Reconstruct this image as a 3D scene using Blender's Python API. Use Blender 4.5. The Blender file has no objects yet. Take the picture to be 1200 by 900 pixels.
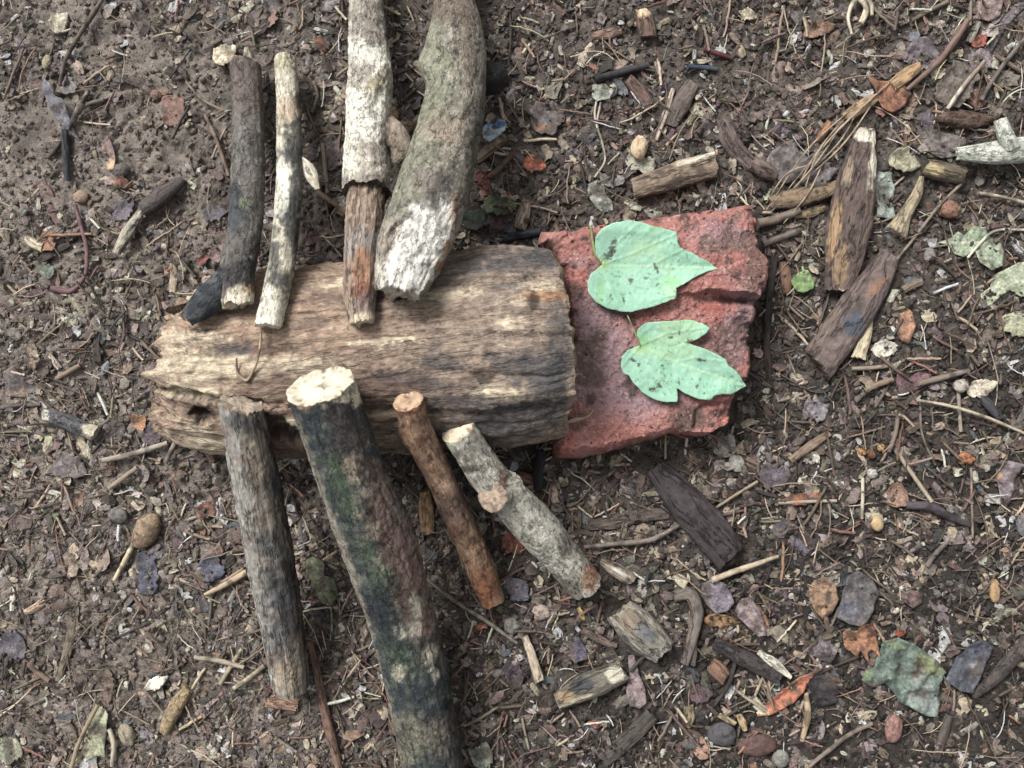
import bpy, math, random
import numpy as np
from mathutils import Vector
from mathutils.geometry import delaunay_2d_cdt

S = 0.0005          # metres per photo pixel on the ground
HC = 0.52           # camera height
GAIN = 1.75         # how bright a lit surface shows, against its base colour
rng = np.random.default_rng(7)
SC = bpy.context.scene
COLL = SC.collection

# ------------------------------------------------------------------ helpers
def W(px, py, z=0.0):
    k = S * (HC - z) / HC
    return np.array([(px - 600) * k, (450 - py) * k, z])

def PX(v):
    k = HC / (S * (HC - v[:, 2]))
    return 600 + v[:, 0] * k, 450 - v[:, 1] * k

def lin(c):
    c = np.asarray(c, float) / 255.0
    return np.where(c <= 0.04045, c / 12.92, ((c + 0.055) / 1.055) ** 2.4)

SAT = 0.74
def desat(l):
    l = np.asarray(l, float)
    y = (l * np.array([.2126, .7152, .0722])).sum(-1, keepdims=True)
    return y + (l - y) * SAT

def A(*c):
    return np.clip(desat(lin(c)) / GAIN, 0.004, 0.85)

def _h(ix, iy, iz, seed):
    h = (ix * 374761393 + iy * 668265263 + iz * 1274126177 + seed * 974711) & 0xFFFFFFFF
    h = ((h ^ (h >> 13)) * 1274126177) & 0xFFFFFFFF
    h = h ^ (h >> 16)
    return (h & 0xFFFF) / 32767.5 - 1.0

def vn(p, seed=0):
    p = np.asarray(p, float)
    i = np.floor(p).astype(np.int64)
    f = p - i
    f = f * f * f * (f * (f * 6 - 15) + 10)
    x, y, z = i[:, 0], i[:, 1], i[:, 2]
    fx, fy, fz = f[:, 0], f[:, 1], f[:, 2]
    def L(a, b, t): return a + (b - a) * t
    c00 = L(_h(x, y, z, seed), _h(x + 1, y, z, seed), fx)
    c10 = L(_h(x, y + 1, z, seed), _h(x + 1, y + 1, z, seed), fx)
    c01 = L(_h(x, y, z + 1, seed), _h(x + 1, y, z + 1, seed), fx)
    c11 = L(_h(x, y + 1, z + 1, seed), _h(x + 1, y + 1, z + 1, seed), fx)
    return L(L(c00, c10, fy), L(c01, c11, fy), fz)

def fbm(p, seed=0, octv=4, gain=0.5):
    p = np.asarray(p, float)
    s, a, t = 0.0, 1.0, 0.0
    for o in range(octv):
        s = s + a * vn(p * (2.03 ** o) + o * 17.3, seed + o)
        t += a
        a *= gain
    return s / t

def fb2(px, py, scale, seed=0, octv=4):
    return fbm(np.stack([np.asarray(px) / scale, np.asarray(py) / scale, np.zeros_like(np.asarray(px, float))], 1), seed, octv)

def sst(x, a, b):
    t = np.clip((x - a) / (b - a), 0, 1)
    return t * t * (3 - 2 * t)

def mixc(c, d, m):
    return c + (np.asarray(d) - c) * np.asarray(m)[:, None]

def blob(px, py, cx, cy, rx, ry, rot=0, seed=0, rag=0.5, soft=0.25, sc=None):
    a = math.radians(rot)
    dx, dy = px - cx, py - cy
    u = (dx * math.cos(a) + dy * math.sin(a)) / rx
    v = (-dx * math.sin(a) + dy * math.cos(a)) / ry
    d = np.sqrt(u * u + v * v) + rag * fb2(px, py, sc or max(6, 0.5 * min(rx, ry)), seed)
    return 1 - sst(d, 1 - soft, 1 + soft)

# ------------------------------------------------------------------ ground height
def ground_h(x, y, fine=True):
    x = np.atleast_1d(np.asarray(x, float)); y = np.atleast_1d(np.asarray(y, float))
    p = np.stack([x, y, np.zeros_like(x)], 1)
    fo = np.exp(-(np.maximum(np.hypot(x, y) - 0.6, 0) / 0.5) ** 2)
    h = 0.005 * fbm(p / 0.12, 3, 3) * (0.25 + 0.75 * fo) + 0.0026 * fbm(p / 0.022, 9, 3) * fo
    if fine:
        fd = 1 - sst(np.maximum(np.abs(x) - 0.43, np.abs(y) - 0.34), 0, 0.05)
        h = h + fd * 0.0020 * fbm(p / 0.0065, 21, 3, 0.62)
        cr = np.abs(fbm(p / 0.016 + 0.25 * fbm(p / 0.005, 31, 2)[:, None], 27, 2))
        h = h - fd * 0.0026 * (1 - sst(cr, 0.0, 0.09))
    h = h + 1.5 * np.clip(np.hypot(x, y) - 3, 0, None) ** 0.8 * 0.02 * fbm(p / 9.0, 5, 2)
    return h

def gz(px, py, fine=False):
    w = W(px, py, 0)
    return float(ground_h(w[0], w[1], fine)[0])

# ------------------------------------------------------------------ mesh building
def mesh(name, verts, quads=None, tris=None, mat=None, col=None, tc=None, smooth=True, parent=None, base=None):
    verts = np.asarray(verts, float)
    if base is None:
        base = np.zeros(3) if parent is None else np.array(parent['_b'][:])
    me = bpy.data.meshes.new(name)
    n = len(verts)
    me.vertices.add(n)
    me.vertices.foreach_set('co', (verts - base).astype(np.float32).ravel())
    loops, tot = [], []
    if quads is not None and len(quads):
        loops.append(np.asarray(quads).ravel()); tot.append(np.full(len(quads), 4))
    if tris is not None and len(tris):
        loops.append(np.asarray(tris).ravel()); tot.append(np.full(len(tris), 3))
    loops = np.concatenate(loops).astype(np.int32); tot = np.concatenate(tot).astype(np.int32)
    me.loops.add(len(loops)); me.loops.foreach_set('vertex_index', loops)
    me.polygons.add(len(tot))
    st = np.concatenate([[0], np.cumsum(tot)[:-1]]).astype(np.int32)
    me.polygons.foreach_set('loop_start', st)
    me.polygons.foreach_set('loop_total', tot)
    me.polygons.foreach_set('use_smooth', np.full(len(tot), smooth))
    me.update(calc_edges=True)
    me.validate()
    if col is not None:
        at = me.attributes.new('Col', 'FLOAT_COLOR', 'POINT')
        c4 = np.ones((n, 4), np.float32); c4[:, :3] = np.clip(col, 0.002, 0.9)
        at.data.foreach_set('color', c4.ravel())
    at = me.attributes.new('tc', 'FLOAT_VECTOR', 'POINT')
    at.data.foreach_set('vector', np.asarray(verts if tc is None else tc, np.float32).ravel())
    if mat: me.materials.append(mat)
    o = bpy.data.objects.new(name, me)
    COLL.objects.link(o)
    if parent is not None:
        o.parent = parent
    else:
        o.location = base
    o['_b'] = [float(b) for b in base]
    return o

def tag(o, label=None, cat=None, group=None, kind=None):
    if label: o['label'] = label
    if cat: o['category'] = cat
    if group: o['group'] = group
    if kind: o['kind'] = kind
    return o

# ------------------------------------------------------------------ materials
def mat(name, rough=0.85, freq=350.0, stretch=(1, 1, 1), namp=0.35, bump=0.5, bdist=0.0008, fine=1800.0, spec=0.25, transl=0.0, fleck=800.0, fl=0.42, crack=0.0, cfreq=110.0, cw=0.02, cstretch=None):
    m = bpy.data.materials.new(name); m.use_nodes = True
    nt = m.node_tree; N = nt.nodes; L = nt.links
    bs = N['Principled BSDF']
    bs.inputs['Roughness'].default_value = rough
    bs.inputs['Specular IOR Level'].default_value = spec
    at = N.new('ShaderNodeAttribute'); at.attribute_name = 'Col'
    tc = N.new('ShaderNodeAttribute'); tc.attribute_name = 'tc'
    mp = N.new('ShaderNodeMapping'); mp.inputs['Scale'].default_value = stretch
    L.new(tc.outputs['Vector'], mp.inputs['Vector'])
    n1 = N.new('ShaderNodeTexNoise'); n1.inputs['Scale'].default_value = freq
    n1.inputs['Detail'].default_value = 7; n1.inputs['Roughness'].default_value = 0.65
    n2 = N.new('ShaderNodeTexNoise'); n2.inputs['Scale'].default_value = fine
    n2.inputs['Detail'].default_value = 3
    L.new(mp.outputs[0], n1.inputs['Vector']); L.new(mp.outputs[0], n2.inputs['Vector'])
    mr = N.new('ShaderNodeMapRange')
    mr.inputs[1].default_value = 0.3; mr.inputs[2].default_value = 0.7
    mr.inputs[3].default_value = 1 - namp; mr.inputs[4].default_value = 1 + namp
    L.new(n1.outputs[0], mr.inputs[0])
    mr2 = N.new('ShaderNodeMapRange')
    mr2.inputs[1].default_value = 0.3; mr2.inputs[2].default_value = 0.7
    mr2.inputs[3].default_value = 1 - namp * 0.5; mr2.inputs[4].default_value = 1 + namp * 0.5
    L.new(n2.outputs[0], mr2.inputs[0])
    mu = N.new('ShaderNodeMath'); mu.operation = 'MULTIPLY'
    L.new(mr.outputs[0], mu.inputs[0]); L.new(mr2.outputs[0], mu.inputs[1])
    vm = N.new('ShaderNodeVectorMath'); vm.operation = 'SCALE'
    # small dark and pale flecks of dirt and lichen
    n3 = N.new('ShaderNodeTexNoise'); n3.inputs['Scale'].default_value = fleck; n3.inputs['Detail'].default_value = 3
    L.new(mp.outputs[0], n3.inputs['Vector'])
    f1 = N.new('ShaderNodeMapRange'); f1.inputs[1].default_value = 0.57; f1.inputs[2].default_value = 0.66
    f1.inputs[3].default_value = 1; f1.inputs[4].default_value = 1 - fl
    f2 = N.new('ShaderNodeMapRange'); f2.inputs[1].default_value = 0.34; f2.inputs[2].default_value = 0.43
    f2.inputs[3].default_value = 1 + 0.8 * fl; f2.inputs[4].default_value = 1
    L.new(n3.outputs[0], f1.inputs[0]); L.new(n3.outputs[0], f2.inputs[0])
    m2 = N.new('ShaderNodeMath'); m2.operation = 'MULTIPLY'; L.new(f1.outputs[0], m2.inputs[0]); L.new(f2.outputs[0], m2.inputs[1])
    m3 = N.new('ShaderNodeMath'); m3.operation = 'MULTIPLY'; L.new(mu.outputs[0], m3.inputs[0]); L.new(m2.outputs[0], m3.inputs[1])
    crk = None
    if crack:
        mc = N.new('ShaderNodeMapping'); mc.inputs['Scale'].default_value = cstretch or stretch
        L.new(tc.outputs['Vector'], mc.inputs['Vector'])
        nc = N.new('ShaderNodeTexNoise'); nc.inputs['Scale'].default_value = cfreq; nc.inputs['Detail'].default_value = 5; nc.inputs['Roughness'].default_value = 0.6
        L.new(mc.outputs[0], nc.inputs['Vector'])
        s_ = N.new('ShaderNodeMath'); s_.operation = 'SUBTRACT'; s_.inputs[1].default_value = 0.5; L.new(nc.outputs[0], s_.inputs[0])
        a_ = N.new('ShaderNodeMath'); a_.operation = 'ABSOLUTE'; L.new(s_.outputs[0], a_.inputs[0])
        crk = N.new('ShaderNodeMapRange'); crk.inputs[1].default_value = 0.0; crk.inputs[2].default_value = cw
        crk.inputs[3].default_value = 1 - crack; crk.inputs[4].default_value = 1.0; L.new(a_.outputs[0], crk.inputs[0])
        m4 = N.new('ShaderNodeMath'); m4.operation = 'MULTIPLY'; L.new(m3.outputs[0], m4.inputs[0]); L.new(crk.outputs[0], m4.inputs[1])
        m3 = m4
    L.new(at.outputs['Color'], vm.inputs[0]); L.new(m3.outputs[0], vm.inputs['Scale'])
    L.new(vm.outputs[0], bs.inputs['Base Color'])
    ad = N.new('ShaderNodeMath'); ad.operation = 'MULTIPLY_ADD'; ad.inputs[1].default_value = 0.35
    L.new(n2.outputs[0], ad.inputs[0]); L.new(n1.outputs[0], ad.inputs[2])
    if crk:
        ac = N.new('ShaderNodeMath'); ac.operation = 'ADD'; L.new(ad.outputs[0], ac.inputs[0]); L.new(crk.outputs[0], ac.inputs[1]); ad = ac
    bp = N.new('ShaderNodeBump'); bp.inputs['Strength'].default_value = bump; bp.inputs['Distance'].default_value = bdist
    L.new(ad.outputs[0], bp.inputs['Height']); L.new(bp.outputs[0], bs.inputs['Normal'])
    # damp patches: roughness varies a little
    rr = N.new('ShaderNodeMapRange'); rr.inputs[1].default_value = 0.35; rr.inputs[2].default_value = 0.65
    rr.inputs[3].default_value = max(0.2, rough - 0.18); rr.inputs[4].default_value = min(1, rough + 0.1)
    L.new(n1.outputs[0], rr.inputs[0]); L.new(rr.outputs[0], bs.inputs['Roughness'])
    if transl:
        tr = N.new('ShaderNodeBsdfTranslucent'); L.new(vm.outputs[0], tr.inputs['Color'])
        mx = N.new('ShaderNodeMixShader'); mx.inputs[0].default_value = transl
        L.new(bs.outputs[0], mx.inputs[1]); L.new(tr.outputs[0], mx.inputs[2])
        L.new(mx.outputs[0], N['Material Output'].inputs['Surface'])
    return m

M_SOIL = mat('damp_soil', 0.82, 260, namp=0.45, bump=1.0, bdist=0.0016, fine=1500, fl=0.4)
M_LOG = mat('weathered_log_wood', 0.85, 420, (1, 1, 0.3), 0.34, 1.0, 0.0018, 1500, fl=0.38, fleck=800, crack=0.24, cfreq=95, cw=0.022, cstretch=(1, 1, 0.16))
M_BARK = mat('rough_bark', 0.82, 420, (1, 1, 0.7), 0.33, 1.0, 0.0016, 1700, fl=0.36, fleck=650, crack=0.4, cfreq=130, cw=0.018, cstretch=(1, 1, 0.5))
M_SMOOTH = mat('smooth_bark', 0.75, 380, (1, 1, 0.4), 0.30, 0.9, 0.0012, 1700, fl=0.4, fleck=700, crack=0.35, cfreq=150, cw=0.016, cstretch=(1, 1, 0.4))
M_WOOD = mat('bare_wood', 0.85, 450, (1, 1, 0.25), 0.36, 1.0, 0.0014, 1600, fl=0.4, fleck=800, crack=0.5, cfreq=140, cw=0.022, cstretch=(1, 1, 0.16))
M_CUT = mat('cut_wood', 0.9, 600, (1, 1, 1), 0.2, 0.7, 0.0008, 2200, fl=0.16)
M_BRICK = mat('fired_clay', 0.85, 520, (1, 1, 1), 0.24, 0.9, 0.0010, 2200, 0.2, fl=0.34, fleck=1000)
M_GREEN = mat('green_leaf_underside', 0.62, 300, (1, 1, 1), 0.08, 0.4, 0.0004, 1500, 0.25, 0.10, fl=0.10)
M_DEAD = mat('dead_leaf', 0.75, 380, (1, 1, 1), 0.34, 0.9, 0.0011, 1500, 0.28, fl=0.42, fleck=650)
M_LITTER = mat('leaf_litter', 0.8, 450, (1, 1, 1), 0.40, 0.9, 0.001, 1600, 0.25, fl=0.4)
M_STRAW = mat('dry_straw', 0.75, 500, (1, 1, 0.2), 0.25, 0.4, 0.0004, 1500, 0.25, fl=0.25)
M_STONE = mat('pebble', 0.75, 400, (1, 1, 1), 0.28, 0.8, 0.001, 1600, 0.3, fl=0.4)
M_FOIL = mat('printed_wrapper', 0.35, 300, (1, 1, 1), 0.08, 0.1, 0.0002, 1200, 0.5, fl=0.08)

# ------------------------------------------------------------------ swept shapes
def spline(P, R, n):
    P = np.asarray(P, float); R = np.asarray(R, float)
    d = np.r_[0, np.cumsum(np.linalg.norm(np.diff(P, axis=0), axis=1))]
    t = np.linspace(0, d[-1], n)
    def herm(Y):
        Y = Y.reshape(len(d), -1)
        m = np.gradient(Y, d, axis=0) if len(d) > 2 else np.repeat((Y[1:] - Y[:1]) / d[-1], 2, 0)
        k = np.clip(np.searchsorted(d, t, side='right') - 1, 0, len(d) - 2)
        h = (d[k + 1] - d[k])[:, None]; s = ((t - d[k])[:, None]) / h
        return ((2*s**3 - 3*s**2 + 1) * Y[k] + (s**3 - 2*s**2 + s) * h * m[k] + (-2*s**3 + 3*s**2) * Y[k+1] + (s**3 - s**2) * h * m[k+1])
    return herm(P), herm(R)[:, 0], t

def tube(P, R, res=0.0010, seed=0, lump=0.06, fib=0.03, flat=1.0, sq=2.0, jag=(0, 0), tilt=(0, 0), side=(0, 0), lscale=2.2, caprough=0.06, M=None, N=None, bow=0.0, minM=8, maxM=280, fiss=0.0, rnd=(0, 0)):
    """swept shape; returns dict(shaft=(v,quads), caps=[(v,quads,tris)], ...)"""
    P = np.asarray(P, float); R = np.asarray(R, float)
    Lr = np.linalg.norm(np.diff(P, axis=0), axis=1).sum()
    N = N or int(np.clip(Lr / res, 6, 480))
    M = M or int(np.clip(2 * math.pi * R.max() / res, minM, maxM))
    C, r, s = spline(P, R, N)
    T = np.gradient(C, axis=0); T /= np.linalg.norm(T, axis=1)[:, None]
    up = np.array([0, 0, 1.0])
    Sd = np.cross(T, up); Sd /= np.linalg.norm(Sd, axis=1)[:, None] + 1e-12
    Up = np.cross(Sd, T)
    th = np.linspace(0, 2 * math.pi, M, endpoint=False)
    ct, sn = np.cos(th), np.sin(th)
    e = 2.0 / sq
    cx = np.sign(ct) * np.abs(ct) ** e; cy = np.sign(sn) * np.abs(sn) ** e
    RR = r[:, None] * np.ones((1, M))
    SS = s[:, None] * np.ones((1, M))
    off = np.array([seed * 3.7, seed * 1.3, seed * 2.1])
    rm = R.max()
    q = np.stack([RR * ct, RR * sn, SS], -1).reshape(-1, 3)
    n1 = fbm(q / (lscale * rm) + off, seed, 3).reshape(N, M)
    qf = np.stack([np.tile(ct, (N, 1)) * 4.5, np.tile(sn, (N, 1)) * 4.5, SS / (6 * rm)], -1).reshape(-1, 3)
    n2 = fbm(qf + off, seed + 50, 4, 0.65).reshape(N, M)
    n3 = fbm(q / (0.28 * rm) + off, seed + 90, 3, 0.6).reshape(N, M)
    n4 = fbm(q / 0.0032 + off, seed + 130, 3, 0.6).reshape(N, M)
    k = 1 + lump * n1 + fib * n2 + 0.6 * fib * n3 + np.minimum(0.5 * fib, 0.00055 / np.maximum(RR, 1e-5)) * n4
    fs = 1 - sst(np.abs(fbm(q / np.array([.0075, .0075, .024]) + off + 0.35 * fbm(q / 0.004 + off, seed + 141, 2)[:, None], seed + 140, 3)), 0.0, 0.085)
    fs = (fs * sst(fbm(q / 0.02 + off, seed + 150, 2), -0.25, 0.15)).reshape(N, M)
    k = k - fiss * fs / np.maximum(RR, 1e-5)
    V = C[:, None, :] + Sd[:, None, :] * (RR * k * cx)[..., None] + Up[:, None, :] * (RR * k * cy * flat)[..., None]
    # ends: tilt and ragged break, fading into the shaft
    for end in (0, 1):
        sg = -1 if end == 0 else 1
        i0 = 0 if end == 0 else N - 1
        nz = fbm(np.stack([ct * 2.2, sn * 2.2, np.full(M, seed + 5.0 * end)], 1), seed + 33 + end, 4, 0.7)
        sh = jag[end] * r[i0] * nz + tilt[end] * r[i0] * sn * flat + side[end] * r[i0] * ct - rnd[end] * r[i0] * ct ** 2
        Le = 1.6 * np.abs(sh).max() + 0.6 * r[i0]
        de = s if end == 0 else s[-1] - s
        w = np.clip(1 - de / Le, 0, 1) ** 1.3
        V += (T * sg)[:, None, :] * (w[:, None] * sh[None, :])[..., None]
    idx = np.arange(N * M).reshape(N, M)
    a = idx[:-1]; b = idx[1:]
    quads = np.stack([a, np.roll(a, -1, 1), np.roll(b, -1, 1), b], -1).reshape(-1, 4)[:, ::-1]
    tc = q + off * 0.1
    caps = []
    for end in (0, 1):
        i0 = 0 if end == 0 else N - 1
        rim = V[i0]; cen = rim.mean(0); ax = T[i0] * (-1 if end == 0 else 1)
        hgt = (rim - cen) @ ax; flat_ = (rim - cen) - hgt[:, None] * ax[None]
        co_, *_r = np.linalg.lstsq(flat_, hgt, rcond=None); pl_ = flat_ @ co_
        rad_ = np.linalg.norm(flat_, axis=1); rad_s = sum(np.roll(rad_, i_) for i_ in range(-M // 8, M // 8 + 1)) / (2 * (M // 8) + 1 if M % 8 == 0 else len(range(-M // 8, M // 8 + 1)))
        sc = [1.0, 0.95, 0.82, 0.64, 0.45, 0.25]
        rr = []
        for j, f in enumerate(sc):
            m_ = f ** 4
            ring = cen + flat_ * (f * (m_ + (1 - m_) * rad_s / rad_))[:, None] + ax[None] * (f * pl_ + m_ * (hgt - pl_))[:, None]
            if 0 < j:
                nz = fbm(ring / (0.3 * r[i0]) + off, seed + 70 + end, 4, 0.65)
                ring = ring + ax * ((nz * caprough * r[i0] * (1 if j > 1 else 0.3)) - bow * r[i0] * (1 - f) + (0.02 * r[i0] if j == 1 else 0.0))[:, None]
            rr.append(ring)
        cv = np.concatenate(rr + [cen[None] - ax * bow * r[i0] * 0.9])
        ci = np.arange(len(sc) * M).reshape(len(sc), M)
        ca, cb = ci[:-1], ci[1:]
        cq = np.stack([ca, np.roll(ca, -1, 1), np.roll(cb, -1, 1), cb], -1).reshape(-1, 4)
        last = ci[-1]
        ctri = np.stack([last, np.roll(last, -1), np.full(M, len(cv) - 1)], -1)
        if end == 1:
            cq = cq[:, ::-1]; ctri = ctri[:, ::-1]
        rf = np.concatenate([np.full(M, f) for f in sc] + [[0.0]])
        caps.append((cv, cq, ctri, rf))
    return dict(v=V.reshape(-1, 3), q=quads, tc=tc, th=np.tile(th, N), s=SS.ravel(), L=s[-1], caps=caps, r=np.repeat(r, M), cy=np.tile(sn, N), fs=fs.ravel())

def join(t):
    """shaft and both caps as one vertex/face set; last array: 1 on caps"""
    v = [t['v']]; q = [t['q']]; tr = []; cp = [np.zeros(len(t['v']))]; tc = [t['tc']]
    o = len(t['v'])
    for cv, cq, ct, rf in t['caps']:
        v.append(cv); q.append(cq + o); tr.append(ct + o); cp.append(np.ones(len(cv))); tc.append(cv)
        o += len(cv)
    return np.concatenate(v), np.concatenate(q), np.concatenate(tr), np.concatenate(cp), np.concatenate(tc)

# ------------------------------------------------------------------ plates from an outline
def densify(poly, step, jit, seed):
    poly = np.asarray(poly, float)
    out = []
    for i in range(len(poly)):
        a, b = poly[i], poly[(i + 1) % len(poly)]
        n = max(1, int(np.hypot(*(b - a)) / step))
        for k in range(n):
            out.append(a + (b - a) * k / n)
    out = np.array(out)
    if jit:
        out[:, 0] += jit * fb2(out[:, 0], out[:, 1], 6 * step, seed, 3)
        out[:, 1] += jit * fb2(out[:, 0], out[:, 1], 6 * step, seed + 7, 3)
    return out

def inside(px, py, poly):
    x, y = poly[:, 0], poly[:, 1]
    x2, y2 = np.roll(x, -1), np.roll(y, -1)
    c = np.zeros(len(px), bool)
    for a, b, a2, b2 in zip(x, y, x2, y2):
        if b == b2: continue
        t = ((b > py) != (b2 > py)) & (px < (a2 - a) * (py - b) / (b2 - b) + a)
        c ^= t
    return c

def segdist(px, py, line, closed=False):
    line = np.asarray(line, float)
    d = np.full(len(px), 1e9)
    n = len(line)
    for i in range(n if closed else n - 1):
        a, b = line[i], line[(i + 1) % n]
        ab = b - a; L2 = (ab ** 2).sum() + 1e-9
        t = np.clip(((px - a[0]) * ab[0] + (py - a[1]) * ab[1]) / L2, 0, 1)
        d = np.minimum(d, np.hypot(px - a[0] - t * ab[0], py - a[1] - t * ab[1]))
    return d

def fill(poly, step):
    """triangulate an outline given in pixels, with interior points; returns pts(n,2), tris, n_boundary"""
    x0, y0 = poly.min(0); x1, y1 = poly.max(0)
    gx, gy = np.meshgrid(np.arange(x0, x1, step), np.arange(y0, y1, step * 0.87))
    gx[1::2] += step * 0.5
    gx = gx.ravel(); gy = gy.ravel()
    gx = gx + rng.uniform(-.15, .15, len(gx)) * step; gy = gy + rng.uniform(-.15, .15, len(gy)) * step
    ok = inside(gx, gy, poly)
    gx, gy = gx[ok], gy[ok]
    ok = segdist(gx, gy, poly, True) > 0.45 * step
    pts = np.concatenate([poly, np.stack([gx[ok], gy[ok]], 1)])
    n = len(poly)
    r = delaunay_2d_cdt([Vector((float(a), float(b))) for a, b in pts], [(i, (i + 1) % n) for i in range(n)], [], 1, 1e-4)
    vo = np.array([[v.x, v.y] for v in r[0]]); tr = np.array(r[2])
    if len(vo) != len(pts) or np.abs(vo - pts).max() > 1e-2:
        # vertices merged: rebuild boundary order by nearest
        nb = [int(np.argmin(np.hypot(vo[:, 0] - a, vo[:, 1] - b))) for a, b in poly]
        nb = list(dict.fromkeys(nb))
    else:
        nb = list(range(n))
    a = vo[tr[:, 0]]; b = vo[tr[:, 1]]; c = vo[tr[:, 2]]
    ar = (b[:, 0]-a[:, 0])*(c[:, 1]-a[:, 1]) - (b[:, 1]-a[:, 1])*(c[:, 0]-a[:, 0])
    tr[ar > 0] = tr[ar > 0][:, ::-1]          # y runs down in pixels: face up in the world
    return vo, tr, nb

def plate(poly, zf, step, thick, jit=0.0, seed=0, zref=0.004):
    """solid sheet: outline in pixels seen at height zref, upper side zf(px,py), given thickness"""
    pl = densify(poly, step, jit, seed)
    pts, tr, nb = fill(pl, step)
    z = zf(pts[:, 0], pts[:, 1])
    k = S * (HC - zref) / HC
    top = np.stack([(pts[:, 0] - 600) * k, (450 - pts[:, 1]) * k, z], 1)
    bot = top.copy(); bot[:, 2] -= thick
    n = len(top)
    v = np.concatenate([top, bot])
    nb = np.array(nb); nx = np.roll(nb, -1)
    pa = pl if len(pl) == len(nb) else pts[nb]
    ccw = ((pa[:, 0] * np.roll(pa[:, 1], -1) - np.roll(pa[:, 0], -1) * pa[:, 1]).sum()) < 0
    sideq = np.stack([nb, nb + n, nx + n, nx], 1)
    if not ccw: sideq = sideq[:, ::-1]
    t2 = np.concatenate([tr, tr[:, ::-1] + n])
    return v, sideq, t2, np.concatenate([pts, pts]), pl

# footprint of everything placed by hand, so that the scattered litter keeps clear of it
FOOT = np.zeros((1000, 1300), bool)      # offset 50
_yy, _xx = np.mgrid[-50:950, -50:1250]
def foot_line(pts, w):
    pts = np.asarray(pts, float)[:, :2]
    x0, y0 = np.floor(pts.min(0) - w / 2 - 2).astype(int) + 50; x1, y1 = np.ceil(pts.max(0) + w / 2 + 2).astype(int) + 50
    x0, y0 = max(x0, 0), max(y0, 0); x1, y1 = min(x1, 1300), min(y1, 1000)
    if x1 <= x0 or y1 <= y0: return
    xx = _xx[y0:y1, x0:x1]; yy = _yy[y0:y1, x0:x1]
    d = segdist(xx.ravel(), yy.ravel(), pts if len(pts) > 1 else np.repeat(pts, 2, 0))
    FOOT[y0:y1, x0:x1] |= (d < w / 2).reshape(xx.shape)
def foot_poly(poly):
    poly = np.asarray(poly, float)
    x0, y0 = np.floor(poly.min(0)).astype(int) + 50; x1, y1 = np.ceil(poly.max(0)).astype(int) + 50
    x0, y0 = max(x0, 0), max(y0, 0); x1, y1 = min(x1, 1300), min(y1, 1000)
    if x1 <= x0 or y1 <= y0: return
    xx = _xx[y0:y1, x0:x1]; yy = _yy[y0:y1, x0:x1]
    FOOT[y0:y1, x0:x1] |= inside(xx.ravel(), yy.ravel(), poly).reshape(xx.shape)

def base_of(v):
    return np.array([v[:, 0].mean(), v[:, 1].mean(), v[:, 2].min()])
# ------------------------------------------------------------------ the log
def zs(pts):
    return [W(*p) for p in pts]
def rpx(pts, w):
    return [0.5 * a * S * (HC - p[2]) / HC for p, a in zip(pts, w)]

def rot_stick(name, label, cat, pts, w, colfn, capcol, seen, m, seed, parts=('cut_end',), post=None, capmat=None, **kw):
    P = zs(pts); R = rpx(pts, w)
    kw.setdefault('fiss', 0.0007)
    t = tube(P, R, seed=seed, **kw)
    v = t['v'].copy()
    px, py = PX(v)
    if post is not None:
        v = post(v, px, py, t)
    px, py = PX(v)
    col = colfn(px, py, t)
    g_ = fbm(t['tc'] / 0.0016, seed + 5, 3, 0.7); g2_ = fbm(t['tc'] / np.array([.004, .004, .012]), seed + 15, 4, 0.6)
    col = col * (1 + 0.30 * g_ + 0.30 * g2_)[:, None]
    col = mixc(col, A(58, 52, 48), 0.6 * sst(g2_ + 0.5 * g_, 0.42, 0.62) * (1 - 0.7 * sst(col.mean(1), 0.25, 0.42)))
    col = mixc(col, col * 0.45, 0.75 * t['fs'] * (kw['fiss'] > 0))
    V, Q, TR, CP, TC, CC = [v], [t['q']], [], None, [t['tc']], [col]
    o = len(v)
    for e in (0, 1):
        if e in seen: continue
        cv, cq, ct, rf = t['caps'][e]
        V.append(cv); Q.append(cq + o); TR.append(ct + o); TC.append(cv); CC.append(np.tile(A(*capcol), (len(cv), 1)))
        o += len(cv)
    ob = mesh(name, np.concatenate(V), np.concatenate(Q), np.concatenate(TR) if TR else None, m, np.concatenate(CC), np.concatenate(TC), base=base_of(v))
    tag(ob, label, cat)
    for e in seen:
        cv, cq, ct, rf = t['caps'][e]
        cpx, cpy = PX(cv)
        n = fb2(cpx, cpy, 5, seed + 3, 4)
        rim = sst(rf, 0.78, 1.0)
        c = np.tile(A(*capcol), (len(cv), 1)) * (1 + 0.28 * n)[:, None]
        c = mixc(c, np.array(A(*capcol)) * np.array([0.5, 0.45, 0.4]), 0.6 * rim * (0.6 + 0.8 * fb2(cpx, cpy, 4, seed + 8)))
        c = mixc(c, A(120, 85, 60), 0.7 * sst(fb2(cpx, cpy, 9, seed + 5), 0.15, 0.5))
        c = c * (1 - 0.16 * np.sin(26 * rf + 3 * fb2(cpx, cpy, 12, seed + 2, 2)))[:, None]
        c = mixc(c, A(92, 78, 66), 0.8 * sst(fb2(cpx, cpy, 5, seed + 25, 4), 0.3, 0.55))
        mesh(parts[0], cv, cq, ct, capmat or M_CUT, c, None, parent=ob)
    if cat != 'log': foot_line(pts, max(w) * 0.8)
    return ob, t

def streak(t, fr=5.0, fl=0.02, seed=1, octv=5):
    r = t['r']
    return fbm(np.stack([np.cos(t['th']) * fr, np.sin(t['th']) * fr, t['s'] / fl + seed * 9.1], 1), seed, octv, 0.6)

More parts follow.
